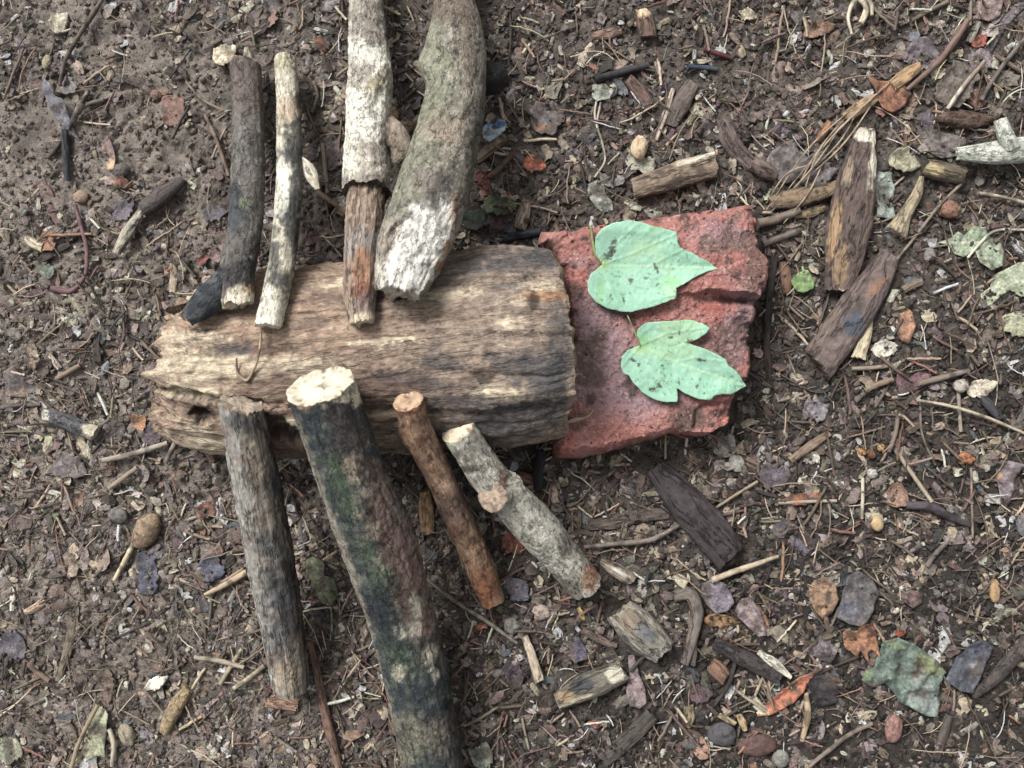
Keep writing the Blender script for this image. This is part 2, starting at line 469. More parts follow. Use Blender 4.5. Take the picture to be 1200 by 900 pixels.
def log_post(v, px, py, t):
    cen = v.copy()
    C, r, s = spline(LOGP, LOGR, 60)
    # nearest axis point by x
    ax = np.stack([np.interp(v[:, 0], C[:, 0], C[:, i]) for i in range(3)], 1)
    d = v - ax
    L = np.linalg.norm(d, axis=1)[:, None] + 1e-9
    dent = np.zeros(len(v))
    for cx, cy, rx, ry, rot, dep in [(328, 505, 30, 10, 25, .010), (236, 488, 12, 8, 30, .008), (215, 462, 26, 6, 8, .006), (262, 470, 40, 5, 4, .004),
                                     (645, 395, 40, 4, -4, .0012), (585, 440, 60, 4, 3, .001), (480, 370, 90, 3, -3, .002), (560, 330, 60, 3, -3, .002),
                                     (420, 480, 80, 5, 2, .004), (205, 352, 30, 14, 20, .006), (610, 480, 50, 5, -6, .003), (700, 340, 55, 30, 0, .003)]:
        dent += dep * blob(px, py, cx, cy, rx, ry, rot, int(cx), 0.5, 0.4)
    st = streak(t, 7, 0.05, 4)
    dent += 0.0012 * sst(st, 0.1, 0.45) - 0.0010 * sst(-st, 0.1, 0.5) + 0.0009 * streak(t, 22, 0.03, 44)
    rough = np.clip((330 - px) / 130, 0, 1)
    dent += rough * 0.004 * fbm(np.stack([np.cos(t['th']) * 3, np.sin(t['th']) * 3, t['s'] / 0.03], 1), 77, 4, 0.6)
    return v - d / L * dent[:, None]

def log_col(px, py, t):
    s1 = streak(t, 5, 0.022, 2); s2 = streak(t, 11, 0.010, 9); s3 = streak(t, 3.5, 0.028, 13); s4 = streak(t, 24, 0.008, 31)
    c = np.tile(A(176, 144, 117), (len(px), 1))
    right = sst(px, 380, 560)
    c = mixc(c, A(158, 139, 122), 0.7 * right)
    c = mixc(c, A(196, 164, 130), 0.6 * sst(s1, 0.0, 0.45) * (1 - 0.45 * right))
    c = mixc(c, A(130, 108, 96), 0.6 * sst(-s1, 0.02, 0.4) * (1 - 0.5 * right))
    c = mixc(c, A(208, 186, 154), 0.5 * sst(s2, 0.12, 0.5))
    c = mixc(c, A(98, 95, 96), 0.75 * right * sst(s3 + 0.4 * s2, 0.05, 0.45))
    for cx, cy, rx, ry, rot in [(600, 305, 60, 14, -3), (625, 430, 55, 22, 0), (610, 425, 22, 8, 0), (520, 425, 26, 9, 0), (560, 470, 60, 12, -4), (640, 460, 24, 30, 0), (480, 445, 40, 10, 10),
                            (445, 300, 30, 8, 0), (560, 503, 70, 14, -5), (600, 485, 60, 12, -8), (655, 410, 14, 60, 0), (640, 300, 24, 14, 0)]:
        c = mixc(c, A(84, 82, 86), 0.7 * blob(px, py, cx, cy, rx, ry, rot, int(cx), 0.8, 0.5))
    for cx, cy, rx, ry, rot in [(235, 428, 62, 19, 5), (345, 428, 45, 11, -4), (240, 517, 38, 14, 25), (420, 330, 40, 6, -4), (640, 335, 24, 6, 0), (600, 378, 14, 7, 0), (585, 460, 30, 7, 4),
                            (230, 395, 40, 8, 5), (225, 460, 40, 12, 10), (350, 500, 22, 6, 20), (205, 345, 30, 18, -20), (520, 345, 40, 6, -4), (460, 400, 40, 5, -3)]:
        c = mixc(c, A(226, 205, 168), 0.85 * blob(px, py, cx, cy, rx, ry, rot, int(cx) + 3, 0.8, 0.5))
    for cx, cy, rx, ry, rot in [(290, 405, 70, 10, 4), (340, 455, 90, 14, 3), (420, 445, 90, 16, 4), (400, 350, 60, 8, -4), (250, 475, 60, 10, 10), (320, 525, 40, 12, 5)]:
        c = mixc(c, A(104, 82, 74), 0.6 * blob(px, py, cx, cy, rx, ry, rot, int(cx) + 6, 0.8, 0.5))
    c = mixc(c, A(190, 130, 70), 0.7 * blob(px, py, 640, 346, 24, 5, 0, 3, 0.8, 0.5))
    c = mixc(c, A(78, 84, 96), 0.7 * blob(px, py, 275, 411, 26, 5, -5, 5, 0.8, 0.5))
    c = mixc(c, A(52, 44, 42), 0.75 * sst(-s4 - 0.25 * s2, 0.25, 0.6))
    for cx, cy, rx, ry in [(328, 505, 30, 10), (236, 484, 17, 10), (566, 443, 14, 7), (625, 352, 6, 10)]:
        c = mixc(c, A(50, 40, 36), 0.8 * blob(px, py, cx, cy, rx, ry, 10, int(cx) + 9, 0.6, 0.4))
    return c

_lp = [(203, 428, .034), (245, 432, .035), (310, 430, .035), (420, 420, .036), (540, 409, .036), (620, 402, .036), (664, 398, .036)]
_lw = [158, 196, 214, 221, 226, 228, 214]
LOGP = zs(_lp); LOGR = rpx(_lp, _lw)
log, _t = rot_stick('log', 'thick short weathered log with one end against the red brick slab', 'log', _lp, _lw, log_col, (170, 145, 115), (0,), M_LOG, 3,
                    parts=('broken_end',), post=log_post, flat=0.84, lump=0.07, fib=0.05, jag=(0.42, 0.13), side=(0.1, 0), fiss=0.0, rnd=(0, 0.15), res=0.0012, caprough=0.22, M=300, N=380, capmat=M_LOG)
foot_line([(x, y) for x, y, z in _lp[2:-1]], 200)

# ------------------------------------------------------------------ the eight leg sticks
def colA(px, py, t):
    s1 = streak(t, 3.5, 0.008, 3); s2 = streak(t, 9, 0.004, 6)
    c = np.tile(A(112, 106, 100), (len(px), 1))
    c = mixc(c, A(78, 74, 72), sst(-s1, 0, 0.5))
    c = mixc(c, A(142, 136, 126), 0.8 * sst(s2, 0.1, 0.5))
    c = mixc(c, A(118, 98, 92), 0.6 * blob(px, py, 291, 95, 26, 40, 0, 3))
    c = mixc(c, A(56, 66, 76), 0.75 * blob(px, py, 275, 245, 12, 30, 0, 4))
    c = mixc(c, A(116, 132, 92), 0.7 * blob(px, py, 286, 238, 7, 6, 0, 5))
    c = mixc(c, A(60, 58, 60), 0.8 * blob(px, py, 280, 322, 32, 16, -10, 8))
    c = mixc(c, A(238, 222, 192), 0.95 * blob(px, py, 284, 350, 20, 13, -5, 6, 0.5, 0.3))
    c = mixc(c, A(180, 130, 80), 0.7 * blob(px, py, 292, 338, 10, 5, -5, 7))
    return c
_pA = [(288, 78, .012), (290, 130, .022), (291, 200, .040), (287, 270, .057), (278, 322, .069), (279, 358, .076)]
stA, _t = rot_stick('stick', 'dark grey rough bark stick forked at its lower end on the log', 'stick', _pA, [34, 36, 39, 39, 40, 36], colA, (225, 208, 175), (1,), M_BARK, 11,
                    jag=(0.3, 0.45), lump=0.08, fib=0.08, caprough=0.2, tilt=(0, 0.35))
def prong(par, pts, w, c1, c2, m, seed, name, **kw):
    P = zs(pts); R = rpx(pts, w)
    t = tube(P, R, seed=seed, **kw); v, q, tr, cp, tc = join(t)
    px, py = PX(v)
    n = fb2(px, py, 7, seed, 5)
    c = mixc(np.tile(A(*c1), (len(v), 1)), A(*c2), sst(n, -0.1, 0.45))
    return mesh(name, v, q, tr, m, c, tc, parent=par)
prong(stA, [(276, 300, .066), (262, 330, .072), (240, 355, .075), (219, 374, .077)], [16, 30, 34, 20], (52, 58, 66), (92, 96, 100), M_BARK, 12, 'split_prong', jag=(0.1, 0.3), lump=0.06, fib=0.05, flat=0.8)
prong(stA, [(288, 84, .012), (290, 70, .011), (289, 56, .010)], [16, 12, 6], (175, 165, 135), (120, 110, 90), M_WOOD, 13, 'splinter', jag=(0, 0.8), flat=0.5)

def colB(px, py, t):
    n = fb2(px, py, 12, 5, 5); s2 = streak(t, 8, 0.006, 7)
    c = np.tile(A(206, 198, 172), (len(px), 1))
    c = mixc(c, A(160, 150, 130), 0.8 * sst(s2, 0.0, 0.5))
    for cx, cy, rx, ry in [(346, 170, 14, 28), (338, 182, 16, 9), (347, 225, 12, 34), (342, 262, 12, 26), (338, 245, 10, 16), (350, 300, 8, 40), (330, 330, 14, 12), (322, 300, 7, 30), (349, 130, 7, 20), (306, 365, 7, 14)]:
        c = mixc(c, A(66, 66, 66), 0.85 * blob(px, py, cx, cy, rx, ry, 0, int(cx + cy), 0.95, 0.4, 7))
    c = mixc(c, A(196, 170, 140), 0.8 * blob(px, py, 336, 130, 13, 14, 0, 8))
    c = mixc(c, A(190, 178, 140), 0.8 * blob(px, py, 334, 72, 16, 10, 0, 9))
    c = mixc(c, A(244, 238, 214), 0.9 * blob(px, py, 316, 370, 20, 26, 0, 10, 0.6, 0.3))
    c = mixc(c, A(235, 232, 212), 0.8 * blob(px, py, 330, 215, 10, 30, 0, 10, 0.6, 0.3))
    c = mixc(c, A(60, 58, 54), 0.8 * sst(-s2, 0.32, 0.6))
    return c
_pB = [(334, 70, .010), (339, 150, .028), (338, 230, .048), (330, 310, .066), (315, 382, .081)]
stB, _t = rot_stick('stick', 'thin cream stick mottled with black, second in the upper row on the log', 'stick', _pB, [25, 29, 31, 31, 31], colB, (244, 236, 210), (1,), M_SMOOTH, 21,
                    jag=(0.15, 0.3), lump=0.07, fib=0.05, tilt=(0, 0.35))
prong(stB, [(352, 186, .037), (362, 200, .040), (372, 222, .042)], [8, 17, 6], (225, 215, 190), (190, 175, 150), M_WOOD, 22, 'torn_bark_strip', flat=0.35, jag=(0.2, 0.5))

def colC(px, py, t):
    n = fb2(px, py, 16, 7, 5); s = streak(t, 5, 0.006, 7)
    c = np.tile(A(244, 236, 214), (len(px), 1))
    c = mixc(c, A(176, 164, 146), 0.85 * sst(n, 0.05, 0.45))
    for cx, cy, rx, ry in [(428, 20, 26, 30), (424, 78, 15, 22), (440, 45, 12, 14), (447, 170, 12, 30), (436, 165, 14, 16), (430, 212, 30, 9)]:
        c = mixc(c, A(148, 136, 124), 0.85 * blob(px, py, cx, cy, rx, ry, 0, int(cx + cy), 0.7, 0.4, 9))
    c = mixc(c, A(246, 240, 220), 0.8 * blob(px, py, 432, 135, 18, 34, 0, 3, 0.7, 0.4))
    c = mixc(c, A(240, 236, 218), 0.8 * blob(px, py, 430, 63, 24, 12, 0, 4, 0.7, 0.4))
    c = mixc(c, A(200, 180, 110), 0.5 * blob(px, py, 440, 100, 12, 8, 0, 6, 0.7, 0.4))
    c = mixc(c, A(86, 76, 68), 0.85 * sst(s + 0.3 * n, 0.38, 0.62))
    return c
def colC2(px, py, t):
    s = streak(t, 6, 0.012, 7); s2 = streak(t, 12, 0.006, 17)
    c = np.tile(A(172, 146, 122), (len(px), 1))
    c = mixc(c, A(126, 104, 90), sst(s, 0.0, 0.45))
    c = mixc(c, A(152, 142, 136), 0.8 * blob(px, py, 425, 285, 30, 18, 0, 3, 0.7))
    c = mixc(c, A(178, 122, 84), 0.8 * blob(px, py, 425, 320, 11, 32, 0, 4, 0.5))
    c = mixc(c, A(156, 88, 66), 0.6 * blob(px, py, 422, 340, 13, 9, 0, 5, 0.6))
    c = mixc(c, A(150, 122, 118), 0.8 * blob(px, py, 430, 355, 18, 10, 0, 6, 0.6))
    c = mixc(c, A(228, 208, 170), 0.9 * blob(px, py, 426, 374, 16, 9, 0, 7, 0.5))
    c = mixc(c, A(84, 70, 64), 0.7 * sst(s2, 0.25, 0.55))
    return c
_pC = [(430, 200, .046), (428, 250, .058), (424, 310, .071), (422, 352, .080), (424, 378, .085)]
stC, _t = rot_stick('stick', 'cream peeling bark stick with a stripped reddish lower end resting on the log', 'stick', _pC, [42, 44, 41, 37, 28], colC2, (215, 195, 160), (1,), M_WOOD, 31,
                    jag=(0.1, 0.6), lump=0.08, fib=0.07, caprough=0.2, tilt=(0, 0.35))
_pC2 = [(428, -60, .010), (430, 20, .018), (433, 90, .030), (431, 160, .040), (430, 226, .0525)]
_tc = tube(zs(_pC2), rpx(_pC2, [36, 40, 51, 51, 57]), seed=32, jag=(0.1, 0.35), lump=0.09, fib=0.07, bow=0.05, fiss=0.0006)
_v = _tc['v']; _px, _py = PX(_v)
_v[:, 2] += 0.0014 * sst(fb2(_px, _py, 16, 7, 5), 0.05, 0.2) * (_tc['cy'] > 0.1); _px, _py = PX(_v)
_cv, _cq, _ct, _rf = _tc['caps'][1]
mesh('bark_sleeve', np.concatenate([_v, _cv]), np.concatenate([_tc['q'], _cq + len(_v)]), _ct + len(_v), M_BARK,
     np.concatenate([colC(_px, _py, _tc), np.tile(A(110, 92, 78), (len(_cv), 1))]), np.concatenate([_tc['tc'], _cv]), parent=stC)
foot_line([p[:2] for p in _pC2], 40)
prong(stC, [(456, 138, .044), (464, 158, .047), (468, 172, .047), (463, 190, .045)], [10, 26, 26, 10], (158, 140, 120), (112, 96, 82), M_BARK, 33, 'bark_flap', flat=0.2, jag=(0.8, 0.8), lump=0.3)

def colD(px, py, t):
    n = fb2(px, py, 22, 7, 5); n2 = fb2(px, py, 6, 12, 4); s = streak(t, 6, 0.015, 7)
    c = np.tile(A(158, 150, 132), (len(px), 1))
    c = mixc(c, A(122, 114, 102), 0.9 * sst(n, 0.0, 0.4))
    c = mixc(c, A(184, 174, 152), 0.8 * sst(n2, 0.05, 0.5))
    c = mixc(c, A(128, 132, 106), 0.6 * blob(px, py, 490, 170, 22, 80, 20, 4, 0.8, 0.5))
    c = mixc(c, A(132, 138, 108), 0.6 * blob(px, py, 505, 80, 22, 60, 0, 5, 0.8, 0.5))
    c = mixc(c, A(168, 146, 124), 0.7 * blob(px, py, 525, 150, 22, 18, 0, 6, 0.8, 0.5))
    c = mixc(c, A(112, 88, 76), 0.7 * blob(px, py, 520, 10, 30, 16, 0, 6, 0.8, 0.5))
    c = mixc(c, A(112, 92, 80), 0.6 * blob(px, py, 548, 40, 12, 60, 0, 6, 0.8, 0.5))
    c = mixc(c, A(96, 90, 86), 0.9 * blob(px, py, 516, 216, 14, 17, 0, 7, 0.6, 0.3))
    c = mixc(c, A(140, 126, 116), 0.8 * blob(px, py, 497, 208, 14, 14, 0, 17, 0.6, 0.3))
    c = mixc(c, A(82, 76, 68), 0.7 * blob(px, py, 560, 160, 8, 90, 8, 8, 0.6, 0.5))
    c = mixc(c, A(90, 82, 74), 0.7 * sst(s, 0.32, 0.6))
    c = mixc(c, A(176, 130, 84), 0.9 * blob(px, py, 521, 282, 9, 46, 14, 10, 0.5, 0.4))
    w = blob(px, py, 484, 292, 33, 62, 25, 9, 0.45, 0.2, 12)
    c = mixc(c, A(252, 247, 234), w)
    c = mixc(c, A(150, 130, 110), w * 0.5 * sst(streak(t, 10, 0.012, 19), 0.3, 0.55))
    c = mixc(c, A(176, 160, 138), 0.8 * blob(px, py, 452, 290, 9, 40, 25, 19, 0.7, 0.4))
    return c
def postD(v, px, py, t):
    w = blob(px, py, 484, 292, 33, 62, 25, 9, 0.45, 0.2, 12)
    n = fb2(px, py, 9, 41, 4); st = streak(t, 9, 0.02, 23)
    v = v.copy()
    v[:, 2] -= w * (0.0035 + 0.002 * n + 0.002 * st) * (t['cy'] > -0.1)
    # burl on the left edge
    b = blob(px, py, 492, 76, 18, 14, 0, 2, 0.2, 0.7)
    v[:, 0] -= 0.003 * b
    return v
_pD = [(526, -80, .013), (531, -5, .020), (534, 25, .025), (533, 70, .036), (533, 115, .045), (526, 150, .051), (514, 200, .060), (498, 250, .071), (478, 305, .082), (468, 344, .088)]
stD, _t = rot_stick('stick', 'thick curved olive grey branch with a broken white lower end resting on the log', 'stick', _pD, [44, 46, 58, 74, 69, 74, 82, 86, 76, 56], colD, (205, 195, 175), (1,), M_BARK, 41,
                    jag=(0.1, 0.5), lump=0.08, fib=0.04, post=postD, caprough=0.25, tilt=(0, 0.25))
prong(stD, [(556, 92, .030), (572, 92, .026), (588, 90, .022)], [34, 38, 30], (30, 28, 30), (52, 46, 44), M_BARK, 42, 'charred_stub', jag=(0, 0.4), lump=0.1)

def colE(px, py, t):
    n = fb2(px, py, 18, 3, 5); s = streak(t, 7, 0.04, 7); s2 = streak(t, 14, 0.012, 8)
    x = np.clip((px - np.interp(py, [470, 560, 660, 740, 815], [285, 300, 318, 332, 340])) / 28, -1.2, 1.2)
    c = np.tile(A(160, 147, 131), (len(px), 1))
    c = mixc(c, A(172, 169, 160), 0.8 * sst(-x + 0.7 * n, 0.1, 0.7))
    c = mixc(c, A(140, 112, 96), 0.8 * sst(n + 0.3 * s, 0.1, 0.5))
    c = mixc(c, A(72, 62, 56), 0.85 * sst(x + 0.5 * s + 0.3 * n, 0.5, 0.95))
    for cx, cy, rx, ry in [(325, 690, 20, 26), (312, 640, 18, 16), (332, 730, 16, 40), (326, 560, 14, 18), (285, 497, 20, 9)]:
        c = mixc(c, A(88, 92, 98), 0.75 * blob(px, py, cx, cy, rx, ry, 15, int(cx), 0.9, 0.5))
    c = mixc(c, A(196, 174, 140), 0.7 * blob(px, py, 338, 795, 14, 18, 0, 5, 0.7, 0.5))
    c = mixc(c, A(196, 176, 146), 0.6 * blob(px, py, 303, 540, 8, 30, -10, 5, 0.8, 0.5))
    c = mixc(c, A(80, 74, 70), 0.6 * sst(s2, 0.32, 0.6))
    c = mixc(c, A(230, 220, 200), 0.9 * blob(px, py, 283, 466, 14, 4, -25, 15, 0.6, 0.4))
    return c
_pE = [(282, 474, .086), (299, 560, .066), (317, 655, .044), (331, 735, .027), (341, 806, .014)]
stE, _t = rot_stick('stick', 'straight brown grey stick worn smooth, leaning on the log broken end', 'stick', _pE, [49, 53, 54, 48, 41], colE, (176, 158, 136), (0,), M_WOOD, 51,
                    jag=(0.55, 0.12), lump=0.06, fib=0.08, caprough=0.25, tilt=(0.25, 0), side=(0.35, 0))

def colF(px, py, t):
    n = fb2(px, py, 26, 3, 5); n2 = fb2(px, py, 9, 13, 5); s = streak(t, 6, 0.05, 7); s2 = streak(t, 12, 0.02, 8)
    cxs = np.interp(py, [452, 562, 642, 705, 793, 885, 960], [376, 414, 446, 466, 487, 505, 520])
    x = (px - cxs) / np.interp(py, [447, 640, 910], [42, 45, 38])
    c = np.tile(A(62, 70, 74), (len(px), 1))
    c = mixc(c, A(92, 96, 94), 0.8 * sst(n2, 0.0, 0.5))
    c = mixc(c, A(80, 92, 74), 0.6 * sst(n2 + 0.6 * s, 0.05, 0.5) * sst(-x, -0.7, 0.2))
    for cx, cy, rx, ry in [(405, 580, 16, 40), (440, 660, 14, 40), (466, 765, 18, 26), (398, 545, 10, 20)]:
        c = mixc(c, A(82, 102, 74), 0.65 * blob(px, py, cx, cy, rx, ry, -18, int(cy), 1.2, 0.6, 7))
    c = mixc(c, A(84, 70, 68), 0.7 * blob(px, py, 408, 500, 22, 50, -20, 7, 0.7, 0.5))
    c = mixc(c, A(46, 50, 58), 0.7 * blob(px, py, 460, 720, 26, 34, -18, 9, 0.8, 0.5))
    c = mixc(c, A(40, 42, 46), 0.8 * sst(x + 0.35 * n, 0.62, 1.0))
    # stripped reddish band with pale rim
    band = blob(px, py, 467, 650, 30, 115, -19, 21, 0.5, 0.25, 22)
    core = blob(px, py, 470, 650, 20, 105, -19, 21, 0.6, 0.3, 16)
    c = mixc(c, A(104, 88, 80), 0.6 * sst(fb2(px, py, 34, 71, 4) + 0.4 * s, 0.2, 0.5) * sst(x, -0.3, 0.4))
    c = mixc(c, A(128, 132, 118), 0.45 * sst(fb2(px, py, 20, 73, 5) - 0.3 * s, 0.3, 0.5))
    c = mixc(c, A(178, 164, 140), 0.75 * band * sst(n2, -0.35, 0.3))
    c = mixc(c, A(136, 104, 94), 0.85 * core)
    c = mixc(c, A(190, 172, 148), 0.7 * core * sst(s2, 0.15, 0.5))
    c = mixc(c, A(172, 152, 126), 0.8 * blob(px, py, 414, 552, 9, 18, -20, 31, 0.6, 0.4))
    for cx, cy, rx, ry in [(487, 715, 8, 20), (478, 738, 12, 10), (504, 768, 7, 14), (510, 790, 5, 10), (466, 790, 7, 9)]:
        c = mixc(c, A(206, 198, 172), 0.85 * blob(px, py, cx, cy, rx, ry, 0, int(cy), 0.8, 0.4, 6))
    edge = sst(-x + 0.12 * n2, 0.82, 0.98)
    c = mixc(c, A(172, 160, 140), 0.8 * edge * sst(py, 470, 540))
    c = mixc(c, A(134, 130, 104), 0.7 * blob(px, py, 485, 868, 24, 26, 0, 33, 0.9, 0.5))
    c = mixc(c, A(150, 140, 120), 0.5 * blob(px, py, 505, 860, 18, 14, 0, 34, 0.9, 0.5))
    c = mixc(c, A(34, 36, 38), 0.7 * sst(s2, 0.22, 0.5))
    c = mixc(c, A(132, 126, 114), 0.4 * sst(-s2 + 0.4 * n2, 0.25, 0.55))
    d = py - 470 + 12 * n2 + 6 * n + 10 * (px < 360)
    c = mixc(c, A(232, 218, 186), 1 - sst(d, -4, 6))
    c = mixc(c, A(218, 168, 128), 0.7 * blob(px, py, 356, 474, 8, 8, 0, 35, 0.5, 0.4))
    return c
def postF(v, px, py, t):
    v = v.copy()
    n2 = fb2(px, py, 9, 13, 5)
    core = blob(px, py, 470, 650, 20, 105, -19, 21, 0.6, 0.3, 16)
    d = py - 470 + 12 * n2 + 6 * fb2(px, py, 26, 3, 5) + 10 * (px < 360)
    v[:, 2] -= 0.0022 * core * (t['cy'] > 0) + 0.0015 * (1 - sst(d, -4, 3)) * (t['cy'] > 0)
    return v
_pF = [(376, 452, .102), (414, 562, .080), (446, 642, .063), (466, 705, .050), (487, 793, .036), (505, 885, .024), (520, 960, .017)]
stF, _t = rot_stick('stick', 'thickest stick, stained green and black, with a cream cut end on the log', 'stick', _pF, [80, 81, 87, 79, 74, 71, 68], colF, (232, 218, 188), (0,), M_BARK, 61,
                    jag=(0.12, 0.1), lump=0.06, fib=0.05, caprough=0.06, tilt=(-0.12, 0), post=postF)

def colG(px, py, t):
    n = fb2(px, py, 12, 3, 5); s = streak(t, 4, 0.012, 7); s2 = streak(t, 9, 0.006, 8)
    c = np.tile(A(160, 122, 92), (len(px), 1))
    c = mixc(c, A(124, 84, 60), 0.9 * sst(n + 0.3 * s, 0.0, 0.45))
    c = mixc(c, A(190, 148, 106), 0.8 * sst(-n + 0.3 * s2, 0.1, 0.5))
    c = mixc(c, A(112, 88, 78), 0.8 * blob(px, py, 540, 590, 26, 30, 0, 4, 0.9, 0.5))
    c = mixc(c, A(176, 104, 58), 0.7 * blob(px, py, 568, 690, 18, 24, 0, 5, 0.8, 0.5))
    c = mixc(c, A(186, 146, 118), 0.8 * blob(px, py, 527, 573, 12, 10, 0, 6, 0.6, 0.5))
    c = mixc(c, A(70, 54, 46), 0.8 * sst(s2, 0.3, 0.6))
    c = mixc(c, A(150, 88, 52), 0.7 * blob(px, py, 476, 478, 24, 8, 0, 8, 0.6, 0.5))
    return c
_pG = [(478, 470, .083), (490, 506, .073), (512, 552, .059), (537, 607, .042), (562, 662, .026), (577, 703, .013)]
def postG(v, px, py, t):
    v = v.copy()
    v[:, 2] += 0.0025 * blob(px, py, 527, 573, 12, 11, 0, 2, 0.2, 0.7)
    v[:, 0] -= 0.002 * blob(px, py, 470, 515, 10, 12, 0, 2, 0.2, 0.7)
    return v
stG, _t = rot_stick('stick', 'slim tan orange stick with a knot, third of the lower row, below the log', 'stick', _pG, [36, 36, 34, 35, 34, 29], colG, (205, 165, 125), (0,), M_SMOOTH, 71,
                    jag=(0.1, 0.3), lump=0.09, fib=0.04, caprough=0.14, tilt=(-0.1, 0), post=postG)

def colH(px, py, t):
    n = fb2(px, py, 14, 3, 5); n2 = fb2(px, py, 5, 9, 4); s = streak(t, 4, 0.006, 7)
    c = np.tile(A(208, 202, 182), (len(px), 1))
    c = mixc(c, A(166, 158, 138), 0.75 * sst(n, 0.05, 0.45))
    c = mixc(c, A(212, 210, 196), 0.8 * sst(n2, 0.05, 0.45))
    c = mixc(c, A(126, 118, 108), 0.75 * blob(px, py, 556, 530, 22, 14, -20, 4, 0.9, 0.4))
    c = mixc(c, A(122, 110, 104), 0.8 * blob(px, py, 665, 640, 9, 14, 0, 5, 0.7, 0.4))
    c = mixc(c, A(146, 138, 122), 0.8 * blob(px, py, 665, 690, 24, 16, 30, 6, 0.8, 0.4))
    c = mixc(c, A(182, 132, 96), 0.9 * blob(px, py, 692, 675, 10, 18, 0, 7, 0.4, 0.3))
    c = mixc(c, A(120, 78, 66), 0.85 * blob(px, py, 590, 562, 6, 14, -10, 8, 0.5, 0.3))
    c = mixc(c, A(62, 58, 54), 0.85 * sst(s + 0.3 * n2, 0.36, 0.6))
    c = mixc(c, A(60, 56, 52), 0.8 * blob(px, py, 553, 550, 16, 5, 0, 9, 0.7, 0.4))
    return c
_pH = [(536, 503, .066), (571, 556, .056), (606, 594, .045), (649, 641, .029), (687, 686, .016)]
stH, _t = rot_stick('stick', 'pale grey white stick with a sawn side stub, near the brick slab', 'stick', _pH, [41, 45, 49, 49, 42], colH, (238, 216, 178), (0,), M_BARK, 81,
                    jag=(0.2, 0.25), lump=0.07, fib=0.04, caprough=0.14, tilt=(-0.3, 0))
_ps = [(592, 578, .049), (582, 580, .058), (577, 582, .064)]
_ts = tube(zs(_ps), rpx(_ps, [52, 40, 33]), seed=83, lump=0.16, fib=0.06, jag=(0, 0.25), caprough=0.14)
_v = _ts['v']; _px, _py = PX(_v)
stub = mesh('side_stub', _v, _ts['q'], None, M_BARK, colH(_px, _py, _ts), _ts['tc'], parent=stH)
_cv, _cq, _ct, _rf = _ts['caps'][1]; _px, _py = PX(_cv)
_c = np.tile(A(176, 150, 126), (len(_cv), 1)) * (1 + 0.35 * fb2(_px, _py, 6, 4, 4))[:, None] * (1 - 0.12 * np.sin(22 * _rf))[:, None]
_c = mixc(_c, A(112, 92, 78), 0.8 * sst(fb2(_px, _py, 5, 44, 4), 0.15, 0.45) + 0.2 * sst(_rf, 0.8, 1))
mesh('cut_end', _cv, _cq, _ct, M_CUT, _c, None, parent=stub)

# ------------------------------------------------------------------ the brick slab
BR = [(633, 284), (637, 270), (660, 268), (700, 262), (745, 256), (800, 248), (850, 241), (887, 236), (889, 250), (891, 268), (894, 285), (901, 305), (900, 322), (894, 340), (891, 352), (890, 366), (885, 380), (884, 400),
      (884, 430), (880, 445), (868, 458), (863, 475), (863, 498), (850, 506), (837, 512), (810, 515), (795, 510), (772, 518), (737, 527), (707, 536), (677, 541), (651, 541), (649, 520), (651, 487), (659, 467), (664, 442), (665, 410), (669, 390), (665, 360), (661, 320), (650, 300)]
BRP = densify(BR, 2.2, 1.5, 5)
ZB = 0.034
def brick_z(px, py):
    px = np.asarray(px, float); py = np.asarray(py, float)
    d = segdist(px, py, BRP, True)
    z = np.full(len(px), ZB) + 0.0012 * fb2(px, py, 30, 3, 4) + 0.0010 * fb2(px, py, 9, 13, 4, ) + 0.0006 * fb2(px, py, 3.5, 17, 2)
    # raised wedge running to the right edge with an undercut lip below it
    ly = np.interp(px, [770, 800, 840, 880, 900], [352, 345, 341, 346, 352]) + 2.5 * fb2(px, py * 0, 14, 9, 3)
    up = 1 - sst(py - ly + 1.6 * fb2(px, py, 7, 91, 3), -1.2, 1.8)
    amp = 0.0095 * sst(px, 745, 885)
    ridge_y = np.interp(px, [780, 800, 840, 870, 897], [235, 250, 280, 303, 318])
    fall = np.clip((ly - py) / 90.0, 0, 1)
    far = sst(ridge_y - py, 0, 22)
    z += amp * up * (1 - 0.55 * fall) - 0.0035 * far * sst(px, 790, 850)
    # furrow under the lip
    z -= 0.005 * sst(px, 790, 880) * np.exp(-((py - ly - 6) / 5.0) ** 2)
    # hollow to the right, crack at the lower right, bevelled lower edge
    z -= 0.003 * np.exp(-(((px - 868) / 26) ** 2 + ((py - 400) / 34) ** 2))
    # chipped facets: flat breaks between random planes
    fa = np.floor(2.5 * fb2(px, py, 46, 55, 2)) / 2.5
    z += 0.0016 * fa * sst(px, 700, 800)
    chip = fb2(px, py, 16, 57, 3)
    z -= 0.0045 * (1 - sst(d, 0, 12 + 14 * chip)) * sst(chip, -0.05, 0.1)
    cr = segdist(px, py, [(816, 500), (818, 482), (830, 472), (845, 474), (866, 470)])
    z -= 0.0035 * np.exp(-(cr / 3.5) ** 2)
    z -= 0.004 * sst(px, 835, 855) * sst(py, 470, 480)
    low = segdist(px, py, [(651, 541), (677, 541), (707, 536), (737, 527), (772, 518), (795, 510), (837, 512), (863, 498)])
    wlow = np.interp(px, [650, 690, 760, 800, 860], [20, 17, 10, 6, 5])
    z -= 0.013 * (1 - sst(low + 3 * fb2(px, py, 12, 8), 0, wlow)) 
    z -= 0.0045 * (1 - sst(d, 0, 7)) + 0.003 * (1 - sst(d, 0, 2.5))
    return z
kb = S * (HC - ZB) / HC
_pts, _tr, _nb = fill(BRP, 1.9)
_z = brick_z(_pts[:, 0], _pts[:, 1])
_top = np.stack([(_pts[:, 0] - 600) * kb, (450 - _pts[:, 1]) * kb, _z], 1)
